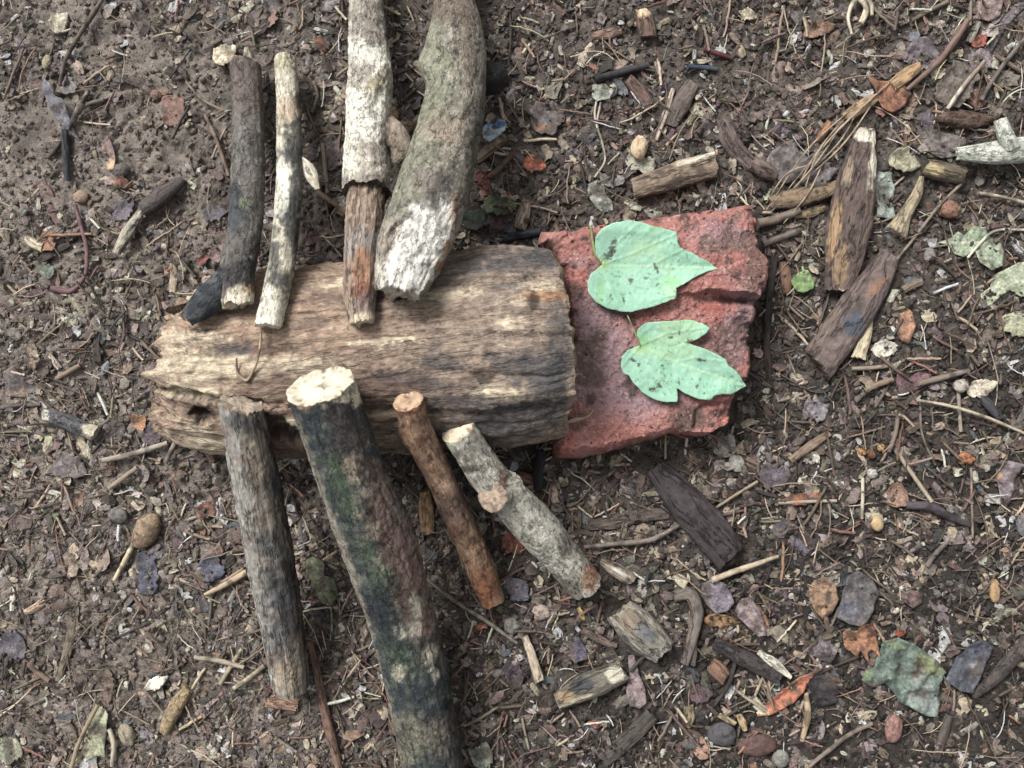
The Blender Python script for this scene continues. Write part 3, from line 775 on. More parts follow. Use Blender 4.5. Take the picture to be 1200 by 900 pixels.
_nb = np.array(_nb); nB = len(_nb)
_V = [_top]; _Q = []; prev = _nb; cnt = len(_top)
_rim = _top[_nb]; _cen = _rim.mean(0)
for j, f in enumerate((0.2, 0.45, 0.7, 1.0)):
    ring = _rim.copy()
    nz = fbm(np.c_[ring[:, :2] / 0.012, np.full(nB, j * 1.7)], 31, 3)
    dirn = ring[:, :2] - _cen[:2]; dirn /= np.linalg.norm(dirn, axis=1)[:, None]
    ring[:, :2] += dirn * (0.0016 * nz + 0.0006 * (1 - f))[:, None]
    ring[:, 2] = _rim[:, 2] * (1 - f) + 0.0 * f
    idx = np.arange(nB) + cnt
    q = np.stack([prev, idx, np.roll(idx, -1), np.roll(prev, -1)], 1)
    _V.append(ring); _Q.append(q); prev = idx; cnt += nB
_V.append(np.array([[_cen[0], _cen[1], 0.0]]))
_bt = np.stack([prev, np.roll(prev, -1), np.full(nB, cnt)], 1)
_V = np.concatenate(_V); _Q = np.concatenate(_Q)
_a = BRP if len(BRP) == nB else _pts[_nb]
if (_a[:, 0] * np.roll(_a[:, 1], -1) - np.roll(_a[:, 0], -1) * _a[:, 1]).sum() > 0:
    _Q = _Q[:, ::-1]; _bt = _bt[:, ::-1]
def brick_col(px, py, z):
    n = fb2(px, py, 40, 3, 5); n2 = fb2(px, py, 10, 9, 4); n3 = fb2(px, py, 3.2, 19, 3)
    c = np.tile(A(184, 116, 105), (len(px), 1))
    c = mixc(c, A(200, 136, 126), 0.7 * sst(n, 0.0, 0.4))
    c = mixc(c, A(168, 97, 87), 0.7 * sst(-n, 0.05, 0.4))
    for cx, cy, rx, ry in [(700, 380, 34, 60), (725, 420, 36, 30), (690, 430, 24, 40), (740, 470, 40, 20), (845, 275, 30, 16), (865, 370, 24, 34), (860, 415, 24, 20), (765, 460, 40, 16), (700, 345, 20, 34)]:
        c = mixc(c, A(164, 136, 144), 0.6 * blob(px, py, cx, cy, rx, ry, 0, int(cx), 0.9, 0.6))
    for cx, cy, rx, ry in [(880, 430, 10, 26), (842, 358, 18, 14), (858, 492, 12, 12), (665, 520, 14, 16), (690, 330, 22, 14), (665, 440, 8, 40)]:
        c = mixc(c, A(200, 100, 84), 0.6 * blob(px, py, cx, cy, rx, ry, 0, int(cy), 0.8, 0.6))
    for cx, cy, rx, ry in [(797, 491, 11, 9), (770, 258, 6, 5), (800, 255, 7, 4), (685, 279, 4, 5), (740, 456, 10, 10), (692, 468, 5, 7), (868, 376, 12, 12), (863, 321, 8, 7), (853, 306, 5, 5), (740, 376, 6, 5), (680, 348, 5, 4),
                       (842, 484, 14, 5), (812, 490, 5, 10), (700, 395, 10, 6), (820, 484, 5, 9), (852, 352, 30, 4), (640, 290, 8, 8), (672, 312, 3, 3)]:
        c = mixc(c, A(66, 56, 56), 0.75 * blob(px, py, cx, cy, rx, ry, 0, int(cx + cy), 0.9, 0.5, 4))
    c = mixc(c, A(112, 88, 80), 0.75 * sst(fb2(px, py, 26, 63, 5), 0.1, 0.4))
    c = mixc(c, A(226, 186, 168), 0.55 * sst(n3 - 0.2 * n, 0.35, 0.6))
    c = mixc(c, A(84, 58, 58), 0.7 * sst(-n3 + 0.35 * n2, 0.55, 0.72))
    c = mixc(c, A(140, 84, 60), 0.7 * (1 - sst(z, 0.010, 0.022)))
    return c
_px, _py = PX(_V)
brick = mesh('brick_slab', _V, _Q, np.concatenate([_tr, _bt]), M_BRICK, brick_col(_px, _py, _V[:, 2]), None, base=base_of(_V), smooth=False)
tag(brick, 'broken red brick slab under the two green leaves at the end of the log', 'brick')
foot_poly(BRP)
def on_brick(px, py):
    return brick_z(np.atleast_1d(px), np.atleast_1d(py))

# ------------------------------------------------------------------ the two green leaves
def green_leaf(label, outline, veins, base, stalk, green_spots, dirt, seed, lift, stw=1.0):
    zb = np.percentile(on_brick(*np.array(outline).T), 70) + 0.0006
    oc = np.array(outline).mean(0)
    def zf(px, py):
        z = np.maximum(on_brick(px, py), zb - 0.003) * 0.35 + zb * 0.65 + 0.0010
        d = segdist(px, py, veins[0])
        z = z + 0.00007 * np.minimum(d, 40) + 0.0004 * fb2(px, py, 26, seed, 3)
        e = segdist(px, py, np.array(outline), True)
        z = z + lift * (1 - sst(e, 0, 22)) * (0.6 + 0.9 * fb2(px, py, 40, seed + 4, 2))
        for vv in veins: z = z + 0.00032 * np.exp(-(segdist(px, py, vv) / 1.3) ** 2)
        return np.maximum(z, on_brick(px, py) + 0.0005)
    v, q, tr, pp, pl = plate(outline, zf, 1.5, 0.00035, 0.9, seed, zref=zb)
    px, py = pp[:, 0], pp[:, 1]
    n = fb2(px, py, 30, seed, 4); n2 = fb2(px, py, 3.0, seed + 6, 3); n4 = fb2(px, py, 8, seed + 9, 3)
    c = np.tile(A(152, 218, 182), (len(px), 1))
    c = mixc(c, A(130, 202, 160), 0.7 * sst(n, 0.0, 0.4))
    c = mixc(c, A(168, 228, 198), 0.6 * sst(n4, 0.1, 0.5))
    vd = segdist(px, py, veins[0])
    c = mixc(c, A(190, 236, 172), 0.55 * np.exp(-(vd / 1.6) ** 2))
    for vv in veins[1:]:
        c = mixc(c, A(170, 222, 176), 0.28 * np.exp(-(segdist(px, py, vv) / 1.2) ** 2))
    c = mixc(c, A(172, 222, 160), 0.6 * sst(fb2(px, py, 50, seed + 60, 3), 0.05, 0.4))
    c = mixc(c, A(160, 205, 90), 0.75 * np.exp(-(np.hypot(px - base[0], py - base[1]) / 7) ** 2))
    for cx, cy, rx, ry in green_spots:
        c = mixc(c, A(130, 205, 130), 0.7 * blob(px, py, cx, cy, rx, ry, 0, int(cx), 0.6, 0.6))
    # fine net of side veins
    net = np.abs(fb2(px, py, 9, seed + 40, 2))
    c = mixc(c, A(176, 232, 186), 0.18 * (1 - sst(net, 0, 0.05)))
    for cx, cy, rx, ry, rot in dirt:
        c = mixc(c, A(78, 74, 64), 0.9 * blob(px, py, cx, cy, rx * .8, ry * .8, rot, int(cx), 1.3, 0.4, 1.8))
    c = mixc(c, A(86, 96, 78), 0.65 * sst(n2 + 0.3 * n, 0.5, 0.66))
    ob = mesh('green_leaf', v, q, tr, M_GREEN, c, None, base=base_of(v))
    tag(ob, label, 'leaf')
    P = zs([(x, y, z) for x, y, z in stalk])
    t = tube(P, [stw * q_ for q_ in (0.0009, 0.0008, 0.0008, 0.0010)][:len(P)], res=0.0008, seed=seed, lump=0.1, minM=7)
    sv, sq, stt, cp, stc = join(t)
    sp = PX(sv)
    sc = mixc(np.tile(A(140, 170, 80), (len(sv), 1)), A(150, 130, 96), sst(fb2(sp[0], sp[1], 10, seed), -0.1, 0.3))
    mesh('stalk', sv, sq, stt, M_STRAW, sc, stc, parent=ob)
    return ob
L1 = [(706, 309.5), (697.5, 297), (697, 279), (704, 270), (717, 262.5), (735, 259.5), (752, 262), (766, 267), (780, 270.5), (791, 273), (792.5, 284), (796, 291), (810, 297.5), (827, 307), (840, 315.5), (827, 319), (812, 326), (800, 334), (790.5, 338.5), (791, 350), (780, 355), (760, 361), (740, 366), (727, 366), (712, 362), (697, 354), (689, 343), (687.5, 332), (692, 321), (702, 313)]
zb1 = float(on_brick(706, 309)[0]) + 0.002
green_leaf('fresh mint green leaf with one pointed tip, the upper one on the red brick slab', L1,
           [[(706, 311), (770, 313), (839, 315.5)], [(706, 310), (722, 285), (745, 265)], [(706, 310), (740, 298), (790, 276)], [(706, 312), (716, 340), (727, 364)], [(706, 312), (745, 335), (788, 348)], [(760, 313), (785, 300), (800, 293)]],
           (706, 310), [(706, 309, zb1), (698, 297, zb1 + .0005), (694.5, 282, zb1 + .001), (692, 264, zb1 + .001)],
           [(786, 331, 9, 7), (770, 268, 12, 4), (703, 340, 5, 14)],
           [(717, 292, 5, 8, 20), (712, 300, 9, 5, -30), (739, 329.5, 3.5, 3.5, 0), (769, 315, 2, 7, -20), (770, 334, 4, 1.6, -30), (730, 354, 1.2, 6, -10), (757, 326, 4, 2, 10), (715, 347, 2, 2, 0), (720, 283, 4, 3, 0)], 101, 0.0014)
L2 = [(749, 405), (746, 395), (747, 386), (755, 378), (769, 377.5), (789, 376), (809, 376), (822, 379.5), (829.5, 385), (826, 391), (816, 398), (806, 402), (812, 405), (820, 408), (835, 414), (849, 421), (852, 429), (861, 435), (868, 444), (874, 452.5), (866, 456), (855, 462), (845, 462), (838, 463), (831, 469), (817, 467.5), (803, 461.5), (792, 455), (793, 464), (792, 471), (779, 471), (765, 467.5), (750, 459), (741, 449), (736, 440), (730, 438), (726, 430), (727.5, 418), (735, 410)]
zb2 = float(on_brick(749, 405)[0]) + 0.002
green_leaf('fresh mint green leaf with a deep notch, the lower one on the brick slab', L2,
           [[(749, 406), (800, 428), (872, 452)], [(749, 405), (780, 392), (826, 384)], [(749, 407), (765, 435), (788, 468)], [(749, 406), (738, 418), (728, 430)], [(790, 424), (815, 420), (848, 424)], [(810, 432), (822, 450), (830, 466)]],
           (750, 406), [(750, 405, zb2), (745, 392, zb2 + .001), (740, 380, zb2 + .0012), (735, 369, zb2 + .001)],
           [(752, 400, 8, 8)],
           [(807, 401, 6, 3.5, -10), (772, 452, 4, 4, 0), (764, 456, 7, 3, 0), (740, 422, 6, 2, 20), (785, 395.5, 4, 1.5, 0), (795, 390, 1, 6, 0), (795, 448, 1.5, 4, -10), (820, 422, 8, 2.5, 10), (816, 452, 2, 3, 0), (824, 460, 2, 2, 0), (748, 427, 2, 3, 0), (776, 428, 1.5, 1.5, 0)], 111, 0.0014, 0.5)
# ------------------------------------------------------------------ things lying on the ground, one by one
_sd = [200]
def _seed():
    _sd[0] += 1
    return _sd[0]

def chunk(name, cat, label, pts, w, col, col2=None, flat=0.5, sq=3.0, end=None, lift=0.0, jag=0.35, m=None, fib=0.07, spots=(), part=None, lump=0.12):
    s = _seed()
    if np.isscalar(w): w = [w] * len(pts)
    P3 = []
    for i, (p, a) in enumerate(zip(pts, w)):
        up = p[2] if len(p) > 2 else 0
        P3.append((p[0], p[1], max(0.0006, gz(p[0], p[1]) + 0.5 * a * S * flat * 0.9 + lift + up)))
    t = tube(zs(P3), rpx(P3, w), seed=s, flat=flat, sq=sq, jag=(jag, jag), side=(rng.uniform(-.3, .3), rng.uniform(-.3, .3)), lump=lump, fib=fib, res=0.0009, caprough=0.2, lscale=1.6)
    v, q, tr, cp, tc = join(t)
    px, py = PX(v)
    st = np.r_[streak(t, 5, 0.014, s), np.zeros(len(v) - len(t['v']))]
    n = fb2(px, py, 7, s, 4)
    c2 = col2 or tuple(0.66 * np.array(col))
    c = mixc(np.tile(A(*col), (len(v), 1)), A(*c2), sst(0.7 * n + 0.7 * st, 0.0, 0.45))
    c = mixc(c, np.clip(A(*col) * 1.35, 0, .8), 0.6 * sst(-st - 0.3 * n, 0.12, 0.5))
    for cx, cy, rx, ry, rot, cc in spots:
        c = mixc(c, A(*cc), 0.9 * blob(px, py, cx, cy, rx, ry, rot, int(cx), 0.6, 0.3, 5))
    c = mixc(c, A(*(end or col)), cp * 0.9)
    o = mesh(name, v, q, tr, m or M_WOOD, c, tc, parent=part, base=None if part is not None else base_of(v))
    if part is None: tag(o, label, cat)
    foot_line([p[:2] for p in pts], np.max(w) * 1.0)
    return o

def twig(label, pts, w, col, col2=None, lift=0.001, name='twig', cat='twig', m=None, part=None, taper=None, **kw):
    s = _seed()
    w = [w] * len(pts) if np.isscalar(w) else w
    P3 = [(p[0], p[1], max(0.001, gz(p[0], p[1], True) + 0.5 * a * S + lift + (p[2] if len(p) > 2 else 0))) for p, a in zip(pts, w)]
    t = tube(zs(P3), rpx(P3, w), seed=s, lump=0.16, fib=0.05, jag=(0.4, 0.4), res=0.0008, lscale=1.2, minM=7, **kw)
    v, q, tr, cp, tc = join(t)
    px, py = PX(v)
    n = fb2(px, py, 9, s, 4)
    c = mixc(np.tile(A(*col), (len(v), 1)), A(*(col2 or tuple(0.68 * np.array(col)))), sst(n, -0.05, 0.4))
    o = mesh(name, v, q, tr, m or M_STRAW, c, tc, parent=part, base=None if part is not None else base_of(v))
    if part is None: tag(o, label, cat)
    foot_line([p[:2] for p in pts], np.max(w) * 0.8)
    return o

SHP = {'ovate': lambda u: np.sin(np.pi * u ** 0.75) ** 0.75, 'lance': lambda u: np.sin(np.pi * u) ** 0.9,
       'block': lambda u: np.clip(1 - np.abs(2 * u - 1) ** 7, 0, 1) ** 0.5, 'tear': lambda u: np.clip(u, 0, 1) ** 0.9 * np.clip(1 - u ** 6, 0, 1) ** 0.5 * 1.05,
       'drop': lambda u: np.sin(np.pi * u ** 1.6) ** 0.8}
def dleaf(label, a, b, w, col, col2=None, shape='ovate', curl=0.25, lift=0.0016, rag=0.12, stalk=None, rib=None, spots=(), name='dead_leaf', cat='leaf', m=None, poly=None, thick=0.0003, wr=1.0, tiltz=0.0):
    s = _seed(); lift = lift + 0.0005
    a = np.array(a, float); b = np.array(b, float)
    ax = b - a; L = np.hypot(*ax); ax /= L; nr = np.array([-ax[1], ax[0]])
    if poly is None:
        u = np.linspace(0.02, 0.98, 15)
        f = SHP[shape](u)
        nz1 = 1 + rag * 2 * rng.uniform(-1, 1, 15); nz2 = 1 + rag * 2 * rng.uniform(-1, 1, 15)
        bend = 0.06 * L * rng.uniform(-1, 1)
        mid = a[None] + ax[None] * (u * L)[:, None] + nr[None] * (bend * np.sin(np.pi * u))[:, None]
        up = mid + nr[None] * (0.5 * w * f * nz1)[:, None]; dn = mid - nr[None] * (0.5 * w * f * nz2)[:, None]
        poly = np.concatenate([up, dn[::-1]])
    poly = np.asarray(poly, float)
    step = float(np.clip(0.06 * max(L, w), 1.4, 2.6))
    g0 = float(np.max([gz(*(a + ax * L * k)) for k in (.2, .5, .8)]))
    ph = rng.uniform(0, 6, 2)
    def zf(px, py):
        uu = ((px - a[0]) * ax[0] + (py - a[1]) * ax[1]) / L
        vv = ((px - a[0]) * nr[0] + (py - a[1]) * nr[1]) / (0.5 * w)
        k = S
        gg = ground_h((px - 600) * k, (450 - py) * k, False)
        z = 0.55 * gg + 0.45 * g0 + lift
        z = z + curl * 0.5 * w * S * (vv ** 2 * 0.8 - 0.2) + 0.12 * abs(curl) * L * S * np.sin(2.5 * uu + ph[0])
        z = z + wr * 0.0018 * fb2(px, py, 11, s, 3) + tiltz * (uu - 0.5) * L * S
        return np.maximum(z, gg + 0.0004)
    v, q, tr, pp, pl = plate(poly, zf, step, thick, 0.9, s)
    px, py = pp[:, 0], pp[:, 1]
    n = fb2(px, py, 10, s, 4); n2 = fb2(px, py, 3.5, s + 3, 3)
    c2 = col2 or tuple(0.68 * np.array(col))
    c = mixc(np.tile(A(*col), (len(v), 1)), A(*c2), sst(n + 0.35 * n2, -0.02, 0.4))
    c = mixc(c, np.clip(A(*col) * 1.4, 0, .8), 0.5 * sst(-n2 - 0.3 * n, 0.15, 0.5))
    vv = ((px - a[0]) * nr[0] + (py - a[1]) * nr[1])
    c = mixc(c, A(*(rib or tuple(np.clip(1.15 * np.array(col), 0, 250)))), 0.5 * np.exp(-(vv / 1.1) ** 2) * (1 if shape != 'block' else 0.3))
    for cx, cy, rx, ry, rot, cc in spots:
        c = mixc(c, A(*cc), 0.9 * blob(px, py, cx, cy, rx, ry, rot, int(cx), 0.7, 0.3, 5))
    # side veins and decay, so that no leaf is one even colour
    uu = (px - a[0]) * ax[0] + (py - a[1]) * ax[1]
    sv = np.abs(((uu - 0.9 * np.abs(vv)) / max(5.0, L / 7)) % 1 - 0.5)
    if cat == 'leaf': c = mixc(c, c * 1.35, 0.55 * (1 - sst(sv, 0.0, 0.13)))
    c = mixc(c, A(84, 72, 62), 0.75 * sst(fb2(px, py, 14, s + 21, 5), 0.12, 0.4))
    c = c * (1 + 0.35 * fb2(px, py, 2.2, s + 31, 2))[:, None]
    o = mesh(name, v, q, tr, m or M_DEAD, c, None, base=base_of(v))
    tag(o, label, cat)
    foot_poly(poly)
    if stalk:
        twig(None, stalk, 3, rib or col, name='stalk', part=o, lift=lift)
    return o

def pebble(name, cat, label, cx, cy, rx, ry, rot, col, col2=None, m=None, hgt=0.7, lump=0.16, lift=0.0):
    s = _seed()
    nu, nv_ = 28, 16
    th = np.linspace(0, 2 * math.pi, nu, endpoint=False); ph = np.linspace(-math.pi / 2, math.pi / 2, nv_)[1:-1]
    d = np.array([[math.cos(p) * math.cos(t), math.cos(p) * math.sin(t), math.sin(p)] for p in ph for t in th] + [[0, 0, -1], [0, 0, 1]])
    k = 1 + lump * fbm(d * 1.6 + s * 1.7, s, 3) + 0.5 * lump * fbm(d * 4 + s * 2.7, s + 9, 3)
    a = math.radians(-rot); rz = hgt * min(rx, ry)
    e = d * k[:, None] * np.array([rx, ry, rz]) * S
    e = np.stack([e[:, 0] * math.cos(a) - e[:, 1] * math.sin(a), e[:, 0] * math.sin(a) + e[:, 1] * math.cos(a), e[:, 2]], 1)
    w = W(cx, cy, 0.003)
    v = e + np.array([w[0], w[1], gz(cx, cy) + rz * S * 0.75 + lift])
    i = np.arange((nv_ - 2) * nu).reshape(nv_ - 2, nu)
    q = np.stack([i[:-1], np.roll(i[:-1], -1, 1), np.roll(i[1:], -1, 1), i[1:]], -1).reshape(-1, 4)
    n0 = (nv_ - 2) * nu
    tr = np.concatenate([np.stack([np.roll(i[0], -1), i[0], np.full(nu, n0)], 1), np.stack([i[-1], np.roll(i[-1], -1), np.full(nu, n0 + 1)], 1)])
    n = fbm(d * 3 + s, s, 4)
    c = mixc(np.tile(A(*col), (len(v), 1)), A(*(col2 or tuple(0.7 * np.array(col)))), sst(n, 0, 0.4))
    o = mesh(name, v, q, tr, m or M_STONE, c, None, base=base_of(v))
    tag(o, label, cat)
    foot_line([(cx, cy)], 1.6 * min(rx, ry))
    return o

WC, BK, TW, LF = 'wood chip', 'bark', 'twig', 'leaf'
# ---- large pieces, right side
chunk('bark_piece', BK, 'long dark bark piece with a white edge, upright beside the dry grass bundle', [(1014, 152), (1006, 200), (995, 262), (984, 340)], [22, 40, 50, 32], (112, 92, 84), (84, 70, 66), 0.45, 3, (226, 216, 190), 0.002,
      spots=[(1025, 185, 5, 34, 8, (232, 222, 196)), (1015, 158, 14, 7, 0, (232, 222, 196)), (978, 270, 7, 34, 8, (186, 148, 100)), (986, 315, 8, 26, 8, (170, 136, 96)), (994, 200, 5, 20, 10, (158, 136, 110))])
chunk('bark_piece', BK, 'long mauve brown bark slab slanting just below the white edged bark piece', [(1043, 300), (1015, 345), (985, 390), (958, 426)], [24, 40, 44, 42], (126, 106, 100), (98, 84, 80), 0.4, 3.5, (110, 92, 84), 0.001,
      spots=[(1000, 380, 14, 12, -40, (84, 92, 108)), (968, 380, 8, 30, 40, (134, 116, 102)), (1028, 335, 6, 16, 40, (150, 108, 84))])
chunk('bark_piece', BK, 'dark purplish brown bark piece below the right corner of the brick slab', [(768, 548), (800, 585), (832, 622), (856, 652)], [24, 42, 44, 38], (76, 66, 68), (58, 50, 52), 0.42, 3, (80, 66, 60), 0.001)
chunk('wood_chunk', WC, 'brown ridged wood chunk with pale edges above the brick slab', [(742, 222), (785, 208), (838, 193)], [24, 30, 29], (152, 130, 106), (104, 86, 74), 0.7, 3, (190, 164, 130), 0.001,
      spots=[(815, 186, 22, 3, -17, (226, 212, 184)), (790, 214, 34, 3, -17, (84, 70, 62))])
chunk('wood_chunk', WC, 'pale grey wood chunk with a broken tip, right of the grey white stick', [(726, 716), (750, 738), (778, 764)], [34, 42, 32], (156, 148, 132), (116, 110, 102), 0.5, 3, (176, 164, 140), 0.001,
      spots=[(738, 728, 12, 14, 40, (148, 128, 104)), (756, 742, 16, 8, 40, (112, 112, 116))])
chunk('wood_chunk', WC, 'half round wood chunk with a dark middle near the bottom edge', [(653, 822), (690, 803), (732, 787)], [20, 30, 24], (124, 116, 100), (88, 86, 82), 0.6, 2.6, (214, 204, 176), 0.001,
      spots=[(722, 790, 12, 10, -20, (218, 208, 182)), (680, 803, 16, 8, -20, (70, 72, 76)), (663, 816, 9, 7, 0, (176, 142, 100)), (672, 822, 26, 2.5, -22, (206, 190, 150))])
chunk('wood_chunk', WC, 'short dark log piece with a yellowish patch under the lichen covered branch', [(1083, 196), (1105, 201), (1128, 206)], [20, 22, 20], (118, 104, 82), (66, 58, 52), 0.8, 2.3, (60, 52, 48), 0.001,
      spots=[(1095, 199, 12, 6, 10, (204, 180, 122))])
o = chunk('lichen_branch', 'branch', 'pale green lichen covered branch with a side stub at the right border', [(1122, 180), (1160, 180), (1215, 172)], [14, 26, 30], (210, 212, 196), (168, 176, 160), 0.8, 2.2, None, 0.006, 0.6, M_BARK)
chunk('side_stub', None, None, [(1184, 172, .006), (1178, 158, .010), (1172, 140, .012)], [22, 17, 14], (214, 216, 200), (176, 182, 164), 0.9, 2.1, None, 0.004, 0.2, M_BARK, part=o)
chunk('stalk_base', LF, 'curved pale split stalk with a ragged foot right of the white edged bark piece', [(1080, 207, .004), (1074, 228, .003), (1060, 252, .001), (1050, 274)], [6, 12, 16, 26], (176, 158, 122), (128, 112, 90), 0.5, 2.2, (196, 170, 148), 0.001, 0.5)
chunk('bark_strip', BK, 'grey brown bark strip bent in an arc above the brown wood chunk and brick', [(845, 141), (853, 160), (868, 182), (884, 196)], [16, 22, 20, 16], (122, 102, 96), (96, 82, 78), 0.4, 3)
chunk('bark_strip', BK, 'short round brown bark roll at the lower end of the arched bark strip', [(882, 190), (895, 199), (908, 205)], [16, 20, 15], (122, 102, 92), (92, 76, 70), 0.8, 2.2, (150, 116, 90), 0.001, 0.2)
chunk('wood_chip', WC, 'light brown rounded wood chip beside a white sliver near the top edge', [(786, 148), (798, 122), (812, 98)], [14, 21, 16], (118, 104, 96), (94, 82, 76), 0.45, 3)
chunk('wood_sliver', WC, 'thin white wood sliver standing left of the light brown rounded chip', [(769, 164), (779, 135), (789, 104)], [4, 7, 5], (206, 184, 160), (150, 122, 100), 0.5, 2.5, lift=.0015)
chunk('bark_piece', BK, 'reddish brown flat bark piece left of the thin white sliver', [(736, 92), (750, 108), (764, 128)], [13, 17, 15], (118, 92, 80), (92, 72, 64), 0.35, 3)
twig('black smooth stick with a pale cut tip near the top edge', [(697, 93), (725, 85), (760, 76)], [7, 9, 8], (58, 56, 58), (40, 38, 40))
chunk('wood_chip', WC, 'brown chip with a cream top near the top edge', [(752, 12), (757, 28), (760, 44)], [14, 22, 20], (116, 90, 76), (88, 68, 60), 0.5, 3, None, .001, spots=[(754, 13, 9, 6, 0, (216, 190, 148))])
chunk('wood_chip', WC, 'reddish tan chip near the top edge left of the cream topped chip', [(694, 43), (712, 40), (727, 36)], [9, 13, 11], (150, 116, 100), (112, 84, 74), 0.5, 3)
pebble('wood_nub', WC, 'cream block resting on a pale leaf above the brown wood chunk', 748, 175, 9, 14, 5, (222, 194, 152), (180, 146, 104), M_CUT, 0.9, 0.22, 0.002)
dleaf('pale leaf scrap under the cream block', (734, 184), (768, 198), 20, (176, 172, 150), None, 'block', 0.2)
dleaf('grey green two lobed leaf just above the upper left of the brick slab', (690, 222), (716, 240), 30, (158, 160, 146), (120, 122, 112), poly=[(690, 214), (700, 210), (708, 215), (710, 226), (718, 234), (720, 244), (708, 248), (699, 242), (692, 232), (688, 224)])
dleaf('pale green torn leaf with white stems near the top edge', (696, 104), (724, 104), 26, (166, 172, 152), (120, 124, 110), 'block', 0.25, poly=[(695, 98), (710, 96), (716, 101), (725, 98), (724, 108), (714, 114), (700, 118), (694, 112)])
twig('white looped thin stem hanging below the pale torn leaf', [(699, 118), (697, 134), (700, 150), (702, 118 + 18), (705, 120)][:3], 2.6, (200, 194, 174))
twig('wavy white stem running down towards the grey green two lobed leaf', [(704, 120), (700, 146), (706, 168), (709, 188), (697, 208)], 2.8, (190, 180, 160), lift=.002)
dleaf('large curled grey brown dead leaf right of the thick curved branch', (625, 148), (664, 118), 40, (122, 106, 100), (92, 80, 78), 'ovate', 0.4, spots=[(634, 146, 12, 4, -10, (158, 118, 86)), (640, 134, 12, 7, 20, (142, 134, 138))])
dleaf('bright orange leaf scrap right of the thick curved branch', (613, 190), (641, 192), 20, (188, 98, 62), (150, 72, 48), 'ovate', 0.4)
dleaf('dark red leaf scrap close to the thick curved branch', (561, 200), (571, 222), 14, (130, 58, 48), (92, 44, 40), 'ovate', 0.4)
dleaf('dark green curled leaf in the gap between branch and brick slab', (566, 236), (606, 240), 24, (98, 112, 76), (66, 78, 56), 'ovate', 0.5)
dleaf('blackish green leaf tucked beside the log and the thick curved branch', (540, 262), (570, 248), 26, (62, 76, 62), (44, 54, 46), 'ovate', 0.4)
dleaf('dark maroon curled leaf above the log end', (571, 250), (602, 262), 30, (84, 58, 58), (58, 42, 44), 'ovate', 0.6)
chunk('wood_chip', WC, 'tan curved chip standing beside the maroon curled leaf', [(609, 268), (614, 250), (618, 234)], [14, 15, 10], (164, 146, 122), (122, 104, 88), 0.4, 2.6)
chunk('twig', TW, 'blue black short stick lying along the top edge of the log', [(590, 280), (612, 275), (634, 271)], [8, 10, 9], (70, 76, 86), (50, 52, 58), 0.9, 2)
chunk('wood_chip', WC, 'tan split stick under the blue wrapper scrap', [(557, 188), (575, 174), (592, 160)], [11, 13, 12], (142, 122, 100), (104, 88, 74), 0.6, 2.6)
twig('reddish brown short stick below the tan split stick', [(573, 208), (586, 196), (600, 182)], 7, (124, 96, 80))
chunk('wood_sliver', WC, 'pale wood sliver in the gap between the peeling stick and the curved branch', [(466, 160), (480, 147), (493, 137)], [11, 11, 9], (206, 184, 146), (160, 136, 104), 0.5, 3)
dleaf('tan ragged leaf beside the peeling stick and the pale sliver', (452, 124), (466, 138), 16, (160, 124, 92), None, 'ovate', 0.4)
# printed scrap
ob = dleaf('small crumpled blue and white plastic scrap beside the thick curved branch', (565, 152), (592, 150), 26, (186, 206, 214), (150, 178, 192), 'block', 0.2, 0.002, name='plastic_scrap', cat='litter scrap', m=M_FOIL, wr=2.0,
           poly=[(566, 148), (571, 142), (580, 143), (585, 139), (592, 138), (592, 152), (584, 158), (574, 167), (568, 163), (564, 156)], spots=[(585, 144, 8, 4, -10, (52, 124, 190)), (572, 144, 6, 3, 0, (70, 140, 196)), (580, 148, 5, 3, 0, (40, 46, 60))])
# ---- upper right
chunk('wood_chip', WC, 'orange brown reed piece caught in the dry grass bundle', [(958, 166), (966, 154), (972, 143)], [7, 9, 7], (176, 122, 78), (130, 92, 66), 0.5, 2.4, lift=.004)
root = None
for i, (x0, y0, x1, y1, bow) in enumerate([(898, 246, 1010, 118, 10), (902, 250, 994, 134, -6), (912, 236, 1048, 92, 6), (930, 222, 1030, 110, -8), (924, 240, 985, 142, 4), (955, 196, 1005, 130, -5), (898, 238, 960, 190, 12), (940, 232, 992, 136, 9), (960, 172, 1040, 98, 0), (918, 262, 965, 190, -5)]):
    nx, ny = y1 - y0, -(x1 - x0); l = math.hypot(nx, ny)
    mid = ((x0 + x1) / 2 + bow * nx / l, (y0 + y1) / 2 + bow * ny / l, .004)
    t_ = twig('bundle of fine dry pale grass strands slanting up from the brick slab corner', [(x0, y0), mid, (x1, y1)], [1.2, 2.2, 1.4], (172, 150, 122), (130, 110, 90), .003, name='grass_bundle' if root is None else 'strand', cat='grass', part=root)
    root = root or t_
dleaf('shiny amber brown rounded leaf on top of the dry grass bundle', (1022, 94), (1064, 122), 46, (158, 102, 70), (116, 74, 56), poly=[(1014, 90), (1024, 96), (1040, 97), (1058, 102), (1066, 112), (1058, 126), (1044, 133), (1032, 128), (1026, 114), (1020, 102)], curl=0.25, lift=.004)
chunk('wood_chip', WC, 'splintered yellow wood piece above the amber leaf', [(1046, 100), (1062, 88), (1078, 77)], [14, 17, 12], (190, 150, 100), (136, 98, 68), 0.5, 3, (220, 190, 140), .002, 0.7)
chunk('wood_chip', WC, 'tan splintered wood under the amber leaf at the grass bundle', [(990, 138), (1008, 126), (1026, 114)], [12, 16, 12], (182, 148, 108), (126, 98, 74), 0.5, 3, None, .002, 0.6)
dleaf('pale mauve broad leaf between the amber leaf and top edge', (1056, 62), (1102, 72), 42, (128, 116, 122), (102, 92, 98), poly=[(1058, 64), (1070, 46), (1086, 44), (1102, 60), (1102, 74), (1090, 82), (1076, 76), (1060, 72)])
